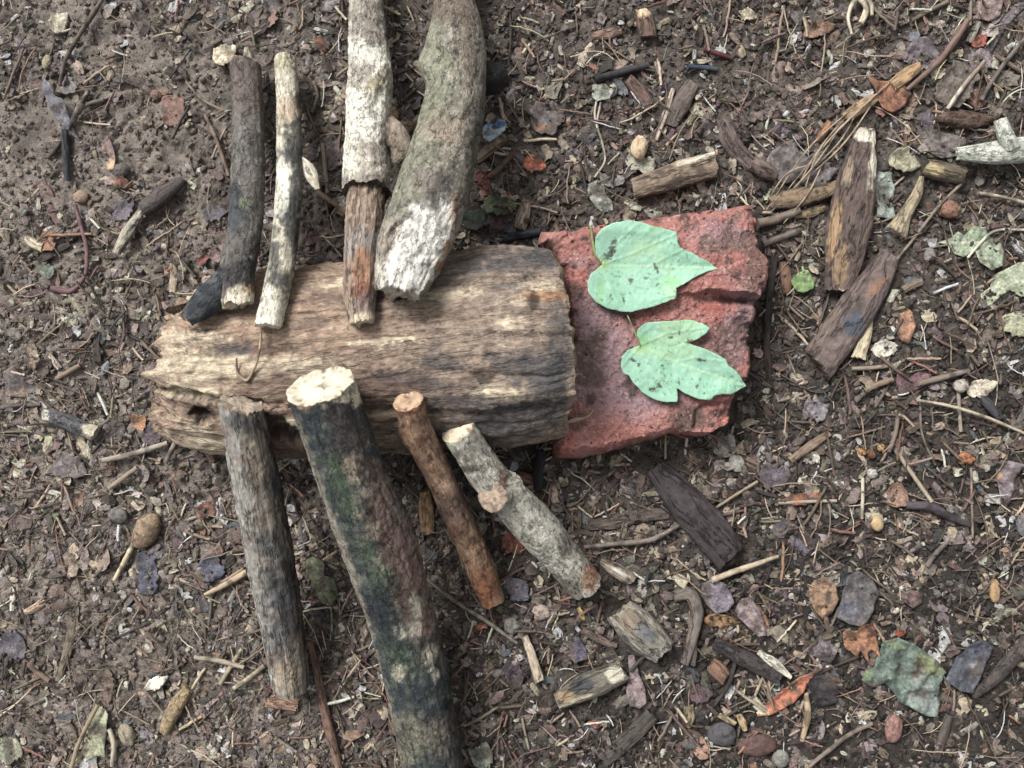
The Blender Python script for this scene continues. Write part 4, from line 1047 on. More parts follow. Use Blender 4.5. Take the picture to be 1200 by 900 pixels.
twig('reddish brown long twig slanting past the mauve broad leaf', [(1134, 24), (1120, 46), (1100, 72), (1078, 92), (1062, 106)], [7, 8, 7, 6, 5], (128, 98, 86), (92, 76, 72), .003)
chunk('wood_sliver', WC, 'short grey green cut stick near the upper right corner', [(1136, 50), (1141, 38), (1146, 26)], [8, 9, 8], (152, 144, 126), None, 0.6, 2.5)
dleaf('dusty pink leaf at the top edge near the corner', (1152, 2), (1172, 24), 34, (166, 140, 132), (132, 110, 106), 'block', 0.3, poly=[(1146, -8), (1176, -6), (1174, 18), (1160, 24), (1152, 22), (1148, 8)])
dleaf('long purple grey pod like leaf pointing to the upper right corner', (1160, 62), (1196, 2), 22, (116, 104, 110), (92, 84, 90), poly=[(1200, -4), (1206, 4), (1184, 28), (1170, 48), (1164, 62), (1152, 66), (1160, 50), (1166, 34), (1180, 18)], curl=0.3)
dleaf('round mauve leaf at the foot of the purple pod like leaf', (1138, 80), (1164, 62), 28, (142, 126, 128), (112, 100, 104), 'ovate', 0.2)
dleaf('rust red small leaf near the upper right corner', (1140, 54), (1158, 40), 14, (156, 78, 62), (120, 62, 52), 'ovate', 0.5)
dleaf('wide grey brown leaf left of the round mauve leaf', (1104, 122), (1130, 76), 36, (118, 106, 96), (96, 86, 80), 'block', 0.25, rag=.08)
twig('tan thin twig crossing the wide grey brown leaf', [(1110, 128), (1130, 100), (1154, 72)], 5, (148, 126, 108), (206, 196, 176), .004)
dleaf('small rusty brown leaf by the right border above the lichen branch', (1136, 108), (1150, 126), 16, (140, 104, 86), None, 'block', 0.3)
twig('long grey twig crossing near the right border towards the corner', [(1206, 40), (1182, 68), (1162, 96), (1150, 118)], 5, (112, 102, 94), None, .003)
twig('tan twig from the purple pod like leaf to the right border', [(1166, 64), (1184, 76), (1208, 90)], 5, (140, 118, 98))
dleaf('grey mauve flat leaf left of the lichen covered branch', (1072, 162), (1132, 170), 36, (128, 116, 112), (104, 94, 92), poly=[(1074, 156), (1096, 152), (1112, 156), (1130, 162), (1132, 172), (1118, 184), (1100, 188), (1084, 176)])
pebble('bark_clump', BK, 'crumbly rusty bark clump above the lichen covered branch', 1130, 142, 32, 10, 4, (116, 90, 74), (80, 60, 52), M_BARK, 0.8, 0.5)
dleaf('pale yellow green leaf right of the white edged bark piece', (1040, 186), (1078, 196), 26, (168, 164, 128), (132, 124, 98), 'ovate', 0.35)
dleaf('pale blue green leaf strip right of the white edged bark piece', (1034, 206), (1036, 256), 24, (160, 172, 156), (128, 140, 132), poly=[(1022, 208), (1030, 200), (1044, 202), (1047, 220), (1048, 254), (1042, 256), (1028, 254), (1030, 236), (1020, 228)], curl=0.2)
pebble('gall', 'gall', 'rusty round clump right of the curved split stalk', 1110, 246, 12, 11, 0, (158, 112, 84), (112, 78, 62), M_DEAD, 0.8, 0.3)
twig('long thin straw slanting across the bare soil right of the curved stalk', [(1130, 212), (1100, 242), (1072, 278), (1046, 310)], 3.6, (150, 132, 112), None, .003)
twig('pale straw at the right border below the lichen covered branch', [(1146, 226), (1175, 231), (1210, 240)], 4, (196, 178, 150), None, .003)
dleaf('curled pale green leaf with a white stalk near the right border', (1102, 284), (1174, 284), 40, (166, 182, 148), (122, 140, 112), poly=[(1100, 284), (1116, 278), (1122, 272), (1130, 276), (1140, 266), (1154, 266), (1160, 276), (1172, 280), (1178, 296), (1172, 312), (1158, 318), (1146, 308), (1142, 294), (1128, 302), (1118, 298), (1112, 288)], curl=0.3, stalk=[(1134, 302), (1146, 288), (1160, 274), (1205, 269)], rib=(222, 214, 190))
dleaf('large pale sage leaf at the right border below the curled green leaf', (1148, 358), (1210, 310), 60, (176, 184, 150), (146, 156, 126), poly=[(1146, 362), (1150, 344), (1162, 336), (1164, 322), (1176, 316), (1192, 308), (1215, 306), (1215, 346), (1196, 348), (1184, 340), (1172, 348), (1162, 358)], curl=0.2, rib=(206, 208, 180))
dleaf('yellowish ragged leaf tip at the right border beneath the sage leaf', (1178, 372), (1210, 392), 26, (172, 170, 134), (142, 140, 112), 'ovate', 0.3)
dleaf('small fresh round green leaf right of the brick slab', (938, 342), (946, 316), 26, (138, 178, 96), (112, 152, 76), 'ovate', 0.3, 0.003, 0.04, rib=(166, 196, 120), m=M_GREEN, stalk=[(942, 318), (940, 312)])
dleaf('grey flat bark flake above the brick slab corner', (912, 170), (938, 208), 40, (120, 112, 108), (100, 92, 90), 'block', 0.15, rag=.06, name='bark_flake', cat=BK, thick=.0012)
dleaf('pale grey square bark flake beside the dry grass bundle', (944, 184), (966, 216), 40, (134, 126, 126), (112, 104, 106), 'block', 0.12, rag=.06, name='bark_flake', cat=BK, thick=.0012)
chunk('branch', 'branch', 'knobbly tan broken branch lying between brick slab and bark piece', [(902, 238), (930, 232), (958, 226), (986, 218)], [16, 22, 18, 16], (150, 124, 92), (106, 86, 70), 0.7, 2.2, (84, 66, 56), .001, 0.6, M_BARK, lump=0.25)
chunk('wood_chip', WC, 'yellowish crumbled wood bit below the knobbly tan branch', [(932, 252), (950, 249), (966, 243)], [9, 12, 8], (176, 150, 108), (124, 100, 76), 0.5, 2.6, None, 0, 0.6)
twig('grey twig pointing at the right side of the brick slab', [(894, 286), (916, 278), (938, 270)], 8, (116, 102, 92))
twig('brown twig along the right side of the brick slab', [(888, 262), (912, 256), (938, 246)], 10, (128, 110, 94), (96, 82, 72))
chunk('root', 'root', 'dark root running down beside the right edge of the brick slab', [(908, 300), (902, 345), (898, 400), (902, 452)], [8, 9, 9, 7], (72, 62, 56), (54, 46, 42), 0.8, 2, None, .001, 0.5)
chunk('wood_chip', WC, 'red brown chip touching the right corner of the brick slab', [(918, 308), (921, 326), (922, 344)], [10, 14, 10], (140, 100, 76), (104, 78, 62), 0.5, 2.6)
dleaf('long wavy brown leaf above the arched bark strip', (858, 140), (924, 120), 24, (134, 112, 106), (104, 88, 84), 'lance', 0.5, rag=.2)
dleaf('cream pale chip like leaf near the top edge right of centre', (864, 16), (890, 18), 14, (196, 180, 150), None, 'ovate', 0.3)
o = twig('cluster of white curly roots hanging from the top edge', [(1010, -8), (998, 6), (994, 20), (998, 40)], [6, 5, 4, 3], (216, 202, 170), None, .004, name='root_cluster', cat='root')
for pp in ([(1004, -4), (1014, 8), (1008, 26)], [(1008, -6), (1020, 4), (1022, 18)], [(1012, 2), (1016, 14), (1010, 28)]):
    twig(None, pp, [6, 5, 4], (214, 198, 164), None, .004, name='rootlet', part=o)
twig('dark red straight twig near the top edge right of centre', [(825, 58), (842, 63), (858, 69)], [6, 6, 4], (110, 56, 60))
twig('blue black short twig below the dark red twig', [(806, 78), (823, 79), (840, 81)], 6, (62, 76, 90))
chunk('wood_chip', WC, 'cream pebble like chip right of the dark red twig', [(864, 54), (868, 60), (871, 67)], [8, 10, 8], (176, 156, 122), None, 0.6, 2.3)
dleaf('orange brown curled leaf near the top edge above the dry grass', (942, 40), (984, 28), 16, (152, 114, 88), (114, 88, 72), 'ovate', 0.5)
twig('tan straight twig near the top edge above the mauve broad leaf', [(1068, 24), (1090, 12), (1110, 2)], 5, (136, 118, 98))
# ---- right middle
dleaf('orange tan upright leaf below the mauve bark slab', (1056, 354), (1060, 404), 24, (186, 134, 98), (150, 104, 78), poly=[(1053, 352), (1060, 358), (1068, 366), (1071, 380), (1068, 394), (1064, 404), (1056, 400), (1049, 392), (1048, 378), (1052, 364)], curl=0.3)
chunk('wood_sliver', WC, 'cream pointed splinter at the lower end of the mauve bark slab', [(1022, 366), (1016, 388), (1006, 420)], [3, 12, 17], (216, 200, 158), (170, 152, 118), 0.4, 2.6, None, .002, 0.6)
dleaf('cream torn paper like chip beside the pointed splinter', (1022, 412), (1054, 406), 20, (206, 198, 182), (172, 164, 150), 'ovate', 0.15, thick=.0008)
chunk('wood_chip', WC, 'small grey and tan cut stick below the curled green leaf', [(1058, 340), (1068, 335), (1080, 330)], [9, 9, 9], (150, 130, 106), (110, 98, 86), 0.7, 2.4, (196, 160, 116))
dleaf('dull purple square leaf right of the bark slab foot', (1050, 450), (1088, 440), 30, (124, 88, 94), (102, 74, 80), poly=[(1048, 438), (1064, 444), (1076, 436), (1092, 438), (1086, 450), (1072, 458), (1054, 464), (1050, 452)])
twig('grey twig resting on the dull purple leaf', [(1076, 450), (1106, 442), (1136, 434)], [6, 7, 5], (140, 122, 108), None, .003)
twig('tan twig left of the dull purple leaf', [(1014, 458), (1030, 450), (1046, 445)], 7, (140, 116, 94))
twig('thin brown twig above the dull purple leaf', [(1032, 418), (1048, 432), (1068, 446)], 4, (122, 100, 86), None, .003)
twig('pale thin twig between splinter and purple leaf', [(998, 432), (1022, 431), (1046, 428)], 5, (150, 132, 112))
dleaf('cream curled husk near the right border', (1134, 460), (1170, 448), 20, (210, 196, 168), (176, 160, 136), 'ovate', 0.3)
pebble('snail_shell', 'husk', 'small pale husk left of the cream curled husk', 1126, 452, 9, 8, 0, (190, 180, 164), None, None, 0.8)
twig('long pale straw curving to the right border', [(1076, 469), (1110, 475), (1150, 487), (1206, 510)], [3, 4, 4, 3], (196, 178, 150), None, .004)
twig('upright grey straw crossing the long pale straw', [(1123, 458), (1124, 480), (1126, 506)], 4.5, (160, 144, 124), None, .001)
chunk('charcoal', 'charcoal', 'dark blue grey stick piece near the right border', [(1150, 464), (1160, 476), (1172, 490)], [10, 12, 9], (82, 80, 84), (60, 58, 62), 0.7, 2.4)
dleaf('small mauve leaf right of the brick slab lower corner', (944, 476), (972, 484), 24, (134, 124, 130), (108, 100, 106), 'block', 0.25)
dleaf('purple grey leaf below the brick slab lower corner', (892, 550), (926, 566), 28, (110, 98, 106), (86, 78, 84), 'block', 0.3)
dleaf('small grey scrap below the brick slab lower corner', (842, 520), (864, 520), 18, (158, 150, 142), None, 'block', 0.3)
chunk('twig', TW, 'tan stub with a broken end right of the purple grey leaf', [(926, 540), (948, 524), (972, 508)], [9, 11, 8], (158, 130, 106), (120, 98, 82), 0.9, 2)
dleaf('small white chip under the tan stub', (942, 538), (962, 536), 12, (212, 202, 184), None, 'block', 0.2, thick=.0008)
pebble('stone', 'stone', 'small white stone between dark bark and purple grey leaf', 864, 543, 8, 10, 0, (200, 192, 178), None, None, 0.6, 0.3)
dleaf('long orange brown leaf scrap below the purple grey leaf', (914, 586), (972, 580), 14, (156, 96, 66), (122, 76, 56), 'lance', 0.5)
twig('pale straw under the orange brown leaf scrap', [(912, 590), (945, 588), (980, 587)], 4, (172, 158, 136))
twig('thin tan straw near the dark bark piece', [(836, 597), (862, 580), (888, 564)], 3.5, (160, 140, 114), None, .003)
for i_, (cx, cy, r_) in enumerate([(1032, 524, 5), (1020, 532, 6), (1010, 530, 5)]):
    pebble('blossom', 'blossom', ['brightest yellow dried blossom crumb, right one of three', 'dark rusty dried blossom crumb, middle one of three', 'yellow dried blossom crumb, left one of three'][i_], cx, cy, r_, r_ * .8, 20 * i_, [(206, 160, 84), (120, 78, 44), (184, 134, 66)][i_], (96, 58, 36), M_DEAD, 0.8, 0.5)
pebble('blossom', 'blossom', 'orange dried blossom crumb left of the mauve leaf at the border', 1131, 537, 9, 8, 30, (178, 110, 56), (110, 62, 44), M_DEAD, 0.8, 0.5)
dleaf('mauve tooth shaped leaf at the right border', (1172, 540), (1182, 600), 26, (132, 116, 120), (104, 92, 98), poly=[(1166, 542), (1184, 540), (1198, 544), (1188, 560), (1182, 590), (1176, 598), (1170, 590), (1168, 562)], spots=[(1169, 556, 4, 4, 0, (206, 148, 70))])
dleaf('tan brown triangular leaf with a dark tail', (1034, 590), (1064, 578), 30, (160, 122, 100), (128, 96, 82), poly=[(1033, 584), (1046, 566), (1056, 566), (1064, 576), (1066, 592), (1050, 595), (1038, 590)], curl=0.3)
twig('dark purple root from the triangular tan leaf', [(1062, 592), (1090, 594), (1114, 606), (1138, 616)], [9, 11, 9, 5], (86, 76, 82), None, .0005, name='root', cat='root')
twig('straight pale straw above the triangular tan leaf', [(1050, 528), (1072, 560), (1092, 588)], 5, (164, 148, 124), None, .003)
twig('grey bent straw above the yellow blossom crumbs', [(1052, 488), (1050, 504), (1042, 530)], 5, (136, 120, 104), None, .003)
twig('thin long straw hanging from the long pale straw', [(1078, 470), (1081, 510), (1096, 545)], 3, (128, 112, 96), None, .002)
twig('white upright straw left of the triangular tan leaf', [(1011, 560), (1011, 580), (1010, 608)], 4, (206, 194, 166), None, .002)
twig('vertical straw crossing below the orange blossom crumb', [(1138, 548), (1139, 590), (1140, 630)], 3, (150, 126, 104), None, .002)
pebble('seed', 'seed', 'smooth yellow oval seed below the white upright straw', 1027, 613, 7.5, 9.5, -15, (204, 172, 112), (184, 150, 92), None, 0.85, 0.04)
chunk('wood_chip', WC, 'pale rectangular chip near the right border below the mauve leaf', [(1156, 602), (1160, 616), (1165, 630)], [7, 9, 9], (178, 160, 130), (134, 118, 98), 0.5, 3.4)
pebble('stone', 'stone', 'grey pebble on the right border', 1197, 614, 9, 14, 0, (124, 120, 122), None, None, 0.7, 0.1)
pebble('stone', 'stone', 'small white grey stone above the tan triangular leaf', 1022, 555, 6, 6, 0, (190, 184, 174), None, None, 0.7, 0.3)
twig('forked grey brown twig, one arm, below the dark purple root', [(1112, 632), (1094, 652), (1086, 664)], 6, (116, 104, 96), None, .001) 
# ---- lower right
twig('bright straight pale twig below the dark bark piece', [(834, 680), (860, 670), (886, 661), (912, 652)], [7, 7, 6, 4], (200, 180, 146), (160, 140, 112), .004)
dleaf('broad mauve grey leaf at the end of the bright pale twig', (822, 690), (858, 710), 36, (134, 122, 132), (108, 98, 108), poly=[(822, 684), (834, 678), (846, 682), (856, 694), (860, 706), (852, 716), (838, 718), (828, 708), (822, 698)], lift=.003)
dleaf('pinkish mauve leaf with a pale midrib right of the broad mauve grey leaf', (868, 702), (892, 744), 30, (150, 130, 130), (120, 102, 106), poly=[(868, 700), (878, 698), (888, 712), (894, 728), (897, 744), (888, 746), (876, 734), (864, 722), (860, 714)], rib=(196, 166, 130), lift=.003)
o = chunk('forked_stem', TW, 'grey forked stem standing below the broad mauve grey leaf', [(790, 699), (808, 696), (816, 712), (812, 744), (802, 778)], [14, 16, 16, 14, 10], (126, 114, 104), (98, 88, 82), 0.6, 2.4, None, .002)
chunk('fork', None, None, [(812, 740, .001), (813, 760), (812, 780)], [9, 9, 6], (120, 108, 98), None, 0.7, 2.2, None, .001, part=o)
dleaf('rust and yellow bark scrap under the two mauve leaves', (824, 726), (870, 730), 16, (164, 122, 70), (114, 72, 50), 'ovate', 0.5, name='bark_scrap', cat=BK)
chunk('stick_piece', TW, 'dark round stick beside the white splinter', [(838, 754), (862, 766), (888, 780), (912, 794)], [16, 19, 19, 16], (78, 70, 70), (56, 50, 52), 0.8, 2.1, None, .001, 0.2, M_BARK)
chunk('wood_sliver', WC, 'bright white splinter beside the orange leaf', [(889, 764), (905, 776), (927, 794)], [6, 12, 5], (234, 226, 204), (204, 190, 164), 0.5, 2.4, None, .004, 0.3)
dleaf('bright orange long leaf with a black spot and a pale tip', (886, 840), (962, 786), 26, (204, 118, 78), (176, 92, 62), poly=[(888, 838), (898, 828), (914, 812), (926, 800), (938, 792), (952, 786), (962, 782), (950, 796), (944, 808), (930, 824), (914, 834), (900, 840), (890, 842)], curl=0.5, lift=.004,
      spots=[(928, 804, 8, 6, -30, (66, 70, 58)), (893, 836, 7, 6, 0, (216, 204, 158)), (912, 818, 6, 3, -40, (150, 92, 84)), (950, 788, 8, 4, -30, (122, 86, 76))], rib=(196, 110, 74))
twig('thin dark stalk running right from the orange leaf', [(958, 790), (980, 780), (1006, 769)], 3.5, (72, 58, 54), None, .003)
dleaf('large grey green weathered leaf near the lower right corner', (1010, 790), (1100, 800), 86, (108, 126, 112), (76, 92, 82), poly=[(1008, 796), (1010, 788), (1022, 780), (1028, 764), (1030, 748), (1048, 744), (1064, 750), (1078, 760), (1094, 772), (1105, 786), (1098, 800), (1099, 820), (1094, 836), (1082, 836), (1064, 826), (1050, 820), (1046, 810), (1036, 800), (1020, 804)], curl=0.18, lift=.004, wr=2.0,
      spots=[(1084, 776, 20, 9, 35, (134, 142, 92)), (1074, 784, 8, 14, 20, (92, 80, 68)), (1080, 815, 18, 22, 0, (136, 146, 138)), (1012, 792, 6, 6, 0, (118, 138, 92)), (1044, 752, 14, 5, 20, (122, 142, 104)), (1034, 808, 10, 6, 0, (62, 56, 56))], rib=(120, 136, 116))
dleaf('dark slate coloured leaf right of the grey green weathered leaf', (1112, 790), (1160, 770), 48, (92, 94, 106), (66, 66, 76), poly=[(1104, 794), (1116, 770), (1130, 752), (1146, 746), (1164, 758), (1154, 774), (1146, 794), (1136, 810), (1122, 808)], lift=.004, curl=0.2, spots=[(1140, 780, 8, 6, 0, (152, 150, 152))])
chunk('root', 'root', 'thick brown root along the lower right corner', [(1206, 752), (1186, 772), (1162, 798), (1140, 816)], [16, 17, 14, 9], (96, 84, 78), (72, 64, 60), 0.7, 2.2, None, 0, 0.3, M_BARK)
dleaf('tan leaf with dark bark like veins above the orange leaf', (960, 680), (966, 720), 32, (160, 124, 90), (90, 66, 54), poly=[(947, 690), (954, 680), (968, 676), (978, 684), (980, 700), (974, 718), (964, 726), (954, 716), (948, 704)], curl=0.3)
dleaf('dusty violet square leaf right of the dark veined tan leaf', (986, 716), (1020, 674), 44, (102, 96, 98), (80, 74, 75), poly=[(977, 722), (986, 698), (990, 676), (1004, 668), (1022, 678), (1028, 696), (1018, 720), (1010, 732), (994, 730)], curl=0.15, lift=.003, spots=[(994, 712, 12, 10, 0, (110, 109, 122))])
dleaf('crumbled rusty orange leaf at the upper edge of the weathered green leaf', (988, 752), (1028, 748), 34, (162, 110, 72), (112, 74, 54), 'block', 0.5, rag=.22)
dleaf('tiny orange red scrap above the weathered green leaf', (1046, 740), (1062, 740), 9, (168, 78, 44), None, 'ovate', 0.3)
dleaf('purple pointed leaf above the orange leaf', (946, 770), (980, 748), 30, (124, 110, 118), (92, 82, 90), poly=[(946, 764), (958, 756), (964, 742), (976, 748), (982, 762), (974, 776), (960, 774)], spots=[(966, 770, 10, 6, 0, (58, 52, 56))])
pebble('bud', 'bud', 'pink bud with a dark cap below the weathered green leaf', 1047, 854, 10, 17, 10, (158, 112, 100), (112, 78, 70), M_DEAD, 0.7, 0.1)
dleaf('blackened crumpled leaf below the orange leaf', (956, 792), (968, 830), 28, (60, 54, 58), (44, 40, 42), 'block', 0.5)
dleaf('small brown red triangular leaf left of the yellow chip', (1052, 698), (1080, 704), 26, (132, 102, 98), (104, 82, 80), poly=[(1050, 698), (1066, 690), (1080, 694), (1080, 706), (1070, 713), (1060, 706)])
pebble('wood_nub', WC, 'yellow short chip near the right border', 1164, 692, 6.5, 14, 0, (190, 150, 96), (150, 118, 80), M_CUT, 0.7, 0.15)
twig('long tan straw rising below the orange leaf', [(945, 812), (946, 840), (940, 868)], [6, 8, 5], (186, 160, 118), None, .002)
twig('grey twig slanting up from the bottom edge', [(948, 898), (970, 880), (1000, 858), (1022, 848)], 5, (134, 118, 104), None, .003)
pebble('stone', 'stone', 'dark grey angular stone near the bottom edge left of the red stone', 846, 862, 17, 14, 0, (92, 88, 92), None, None, 0.6, 0.25)
pebble('stone', 'stone', 'reddish brown stone near the bottom edge', 888, 876, 22, 12, -5, (110, 78, 72), (84, 62, 58), None, 0.6, 0.25)
pebble('stone', 'stone', 'pale round stone at the bottom edge right of the reddish stone', 917, 892, 10, 11, 0, (142, 138, 128), None, None, 0.6, 0.15)
dleaf('purple red small leaf under the dark forked rootlets', (808, 818), (838, 816), 22, (106, 80, 88), (80, 60, 66), 'ovate', 0.3)
chunk('wood_chip', WC, 'red brown square chip left of the dark round stick', [(833, 778), (841, 785), (850, 795)], [16, 20, 18], (136, 100, 78), (100, 74, 62), 0.4, 3.5)
twig('dark rootlet pair below the dark round stick', [(862, 774), (854, 802), (838, 826)], [5, 5, 3], (70, 64, 64), None, .002, name='root', cat='root')
chunk('wood_chip', WC, 'yellow tan chip at the lower left of the purple red small leaf', [(807, 828), (808, 840), (806, 852)], [12, 13, 8], (156, 136, 102), None, 0.5, 2.6)
chunk('wood_chip', WC, 'cream thin chip left of the pale tip of the orange leaf', [(843, 838), (852, 843), (862, 848)], [6, 7, 5], (208, 182, 138), None, 0.5, 2.8)
chunk('wood_chip', WC, 'tan striped chip directly left of the orange leaf tip', [(866, 838), (870, 846), (873, 856)], [7, 9, 6], (196, 164, 114), None, 0.5, 2.6)
chunk('wood_chip', WC, 'white curved chip near the right border above the corner root', [(1152, 733), (1162, 729), (1170, 724)], [5, 7, 5], (206, 192, 160), None, 0.5, 2.4)
chunk('root', 'root', 'faint thin root rising from the bottom edge below the weathered leaf', [(1112, 838), (1106, 860), (1096, 890)], [10, 11, 9], (98, 86, 80), None, 0.6, 2.2, None, -.001)
# ---- bottom middle
dleaf('mauve pink upright leaf right of the half round wood chunk', (738, 770), (748, 830), 24, (154, 132, 132), (120, 102, 106), poly=[(736, 770), (743, 768), (748, 786), (756, 806), (758, 824), (750, 832), (738, 828), (734, 810), (738, 790)])
chunk('wood_chip', WC, 'white cracked sliver left of the half round wood chunk', [(615, 746), (623, 768), (632, 798)], [8, 11, 12], (206, 186, 156), (164, 142, 116), 0.5, 3, None, .003)
chunk('bark_roll', BK, 'open curled bark roll with a bright inside beside the grey white stick end', [(704, 658), (722, 668), (742, 680)], [8, 17, 14], (156, 140, 120), (96, 82, 72), 0.5, 2.2, None, .002, spots=[(728, 671, 12, 3, 28, (224, 216, 198))])
dleaf('deep violet curled leaf right of the white cracked sliver', (660, 760), (688, 760), 28, (92, 86, 102), (104, 84, 76), poly=[(659, 766), (668, 750), (678, 746), (688, 762), (690, 772), (674, 776)], curl=0.4)
dleaf('dark purple narrow leaf left of the white cracked sliver', (598, 768), (610, 812), 22, (98, 82, 92), (72, 62, 70), 'ovate', 0.4)
chunk('bark_piece', BK, 'reddish grey bark sliver below the pale grey wood chunk', [(683, 738), (702, 747), (722, 757)], [8, 12, 9], (126, 104, 94), (96, 80, 74), 0.5, 2.6)
twig('long grey twig running down from the thickest stick', [(500, 678), (530, 702), (570, 728), (606, 754)], [4, 5, 5, 4], (142, 128, 112), None, .006)
twig('long thin branch lying right of the grey white stick', [(684, 641), (724, 637), (764, 632), (802, 612), (830, 600)], [5, 6, 6, 5, 4], (138, 122, 112), None, .003)
chunk('bark_piece', BK, 'flat brown bark strip right of the grey white stick', [(690, 616), (720, 612), (752, 604), (784, 602)], [12, 16, 16, 12], (108, 94, 84), (84, 74, 68), 0.3, 3)
dleaf('orange brown curled leaf between the tan stick and grey white stick', (592, 626), (612, 650), 26, (154, 92, 66), (112, 66, 50), 'ovate', 0.5)
dleaf('blue grey pointed leaf scrap below the tan stick end', (590, 676), (620, 704), 24, (112, 110, 124), (126, 108, 104), 'lance', 0.3)
pebble('stone', 'stone', 'cream angular stone below the tan stick end', 635, 718, 11, 9, 0, (190, 166, 150), None, None, 0.6, 0.3)
pebble('stone', 'stone', 'pale grey stone below the blue grey leaf scrap', 600, 734, 10, 10, 0, (150, 144, 136), None, None, 0.6, 0.3)
chunk('wood_chip', WC, 'tiny yellow sliver at the end of the grey white stick', [(678, 712), (681, 718), (684, 726)], [4, 6, 4], (206, 176, 70), None, 0.6, 2.4, None, .002)
dleaf('small orange red scrap below the tan stick', (553, 736), (574, 732), 8, (186, 104, 72), None, 'lance', 0.3)
twig('charred black twig standing at the log foot beside the brick slab', [(631, 572), (631, 552), (634, 530)], [12, 13, 12], (46, 48, 54), (34, 34, 36), .001)
pebble('stone', 'stone', 'cream stone flake below the log right of the grey white stick', 651, 577, 7, 12, 10, (186, 168, 140), None, None, 0.5, 0.3)
chunk('wood_chip', WC, 'reddish stick stub behind the grey white stick under the log', [(606, 556), (616, 560), (626, 562)], [12, 13, 12], (150, 104, 84), None, 0.9, 2)
chunk('wood_chip', WC, 'ochre bark chip in the shade left of the tan orange stick', [(498, 576), (500, 600), (502, 626)], [12, 18, 14], (166, 128, 78), (110, 82, 54), 0.4, 3)
dleaf('orange small scrap near the bottom edge below the half round chunk', (686, 850), (710, 848), 10, (158, 92, 68), None, 'lance', 0.3)
chunk('root', 'root', 'half buried grey brown root near the bottom edge', [(706, 890), (734, 868), (764, 838)], [22, 20, 18], (92, 84, 76), (72, 66, 60), 0.4, 2.2, None, -.003, 0.4)
dleaf('pale sage leaf scrap at the bottom edge beside the thickest stick', (552, 890), (576, 880), 26, (158, 164, 146), (122, 128, 112), 'block', 0.3)
twig('thin upright straw near the bottom edge', [(612, 842), (616, 862), (620, 878)], 3, (160, 142, 122))
# ---- lower left
chunk('twig', TW, 'reddish brown long stick beside the foot of the smooth brown grey stick', [(364, 752), (372, 790), (382, 840), (398, 902)], [7, 9, 11, 10], (140, 104, 86), (106, 80, 70), 0.8, 2, None, .002)
dleaf('green withered leaf between the smooth stick and the thickest stick', (360, 660), (388, 706), 34, (128, 136, 96), (92, 100, 72), poly=[(358, 656), (372, 650), (382, 660), (380, 674), (394, 678), (396, 700), (386, 712), (374, 704), (366, 684), (358, 672)], curl=0.3, stalk=[(388, 710), (389, 730), (388, 750)])
chunk('wood_chip', WC, 'orange brown chip at the foot of the smooth brown grey stick', [(311, 822), (330, 822), (349, 826)], [13, 18, 16], (186, 144, 114), (150, 112, 90), 0.35, 3)
pebble('nut', 'seed', 'tan brown oval nut left of the smooth brown grey stick', 172, 622, 14, 23, 30, (164, 136, 102), (122, 98, 76), M_SMOOTH, 0.85, 0.12)
twig('cream twig standing just below the oval nut', [(157, 636), (146, 658), (134, 680)], [6, 6, 5], (206, 184, 146))
dleaf('blue grey leaf below the oval nut', (168, 646), (172, 700), 24, (90, 92, 108), (70, 70, 82), 'block', 0.2)
dleaf('smaller blue grey leaf near the smooth brown grey stick', (240, 652), (254, 680), 24, (94, 98, 116), (76, 76, 88), 'block', 0.2)
dleaf('white clean wood shaving in the lower left', (166, 810), (197, 792), 14, (234, 226, 204), (206, 196, 170), 'lance', 0.1, .004, thick=.0012, name='wood_shaving', cat=WC)
chunk('twig', TW, 'yellow tan knobbly stick piece below the white shaving', [(192, 858), (204, 832), (221, 806)], [12, 18, 13], (172, 146, 102), (128, 104, 76), 0.8, 2.2, (196, 180, 120), .001, 0.4, M_BARK)
chunk('wood_chip', WC, 'cream round chip left of the white shaving near the border', [(30, 718), (42, 712), (54, 704)], [8, 10, 10], (206, 172, 140), None, 0.7, 2.2)
dleaf('pale green crumpled leaf beside a straw near the bottom left', (112, 836), (116, 892), 34, (170, 168, 134), (134, 136, 108), poly=[(108, 832), (118, 828), (128, 836), (126, 850), (124, 870), (122, 890), (112, 886), (104, 892), (96, 880), (104, 862), (106, 846)], curl=0.4)
twig('tan straw along the pale green crumpled leaf', [(115, 826), (104, 846), (92, 872), (83, 902)], 5, (164, 144, 108), None, .005)
dleaf('pale green leaf fragment in the bottom left corner', (-4, 884), (26, 874), 28, (156, 158, 130), (120, 122, 100), 'block', 0.3)
pebble('wood_nub', WC, 'pale tan nub right of the pale green crumpled leaf', 148, 862, 9, 14, -20, (164, 150, 124), None, M_CUT, 0.7, 0.2)
twig('white curled straw right of the pale green crumpled leaf', [(128, 854), (133, 870), (131, 898)], [5, 6, 4], (196, 182, 154), None, .002)
twig('tan splinter left of the smooth brown grey stick', [(240, 697), (262, 686), (290, 670)], [4, 7, 8], (188, 162, 126), None, .003)
for i_, (pp, cc) in enumerate([([(258, 802), (270, 782), (284, 760)], (168, 150, 122)), ([(272, 808), (290, 796), (310, 780)], (196, 178, 142)), ([(228, 770), (255, 774), (286, 782)], (166, 150, 126))]):
    twig(['grey tan splinter standing left of the stick foot', 'broad cream splinter touching the smooth stick foot', 'thin splinter pointing at the smooth stick foot from the left'][i_], pp, [5, 6, 5], cc, None, .003)
twig('tan long twig left of the brown peaked leaf near the left bottom', [(28, 774), (42, 786), (58, 798)], 6, (128, 104, 84))
chunk('bark_strip', BK, 'long grey tan bark strip near the left bottom', [(86, 726), (80, 760), (68, 798)], [8, 11, 7], (140, 126, 102), (104, 90, 76), 0.4, 2.8)
dleaf('brown peaked leaf above the pale green crumpled leaf', (116, 784), (124, 828), 24, (116, 96, 82), (90, 76, 68), 'ovate', 0.35)
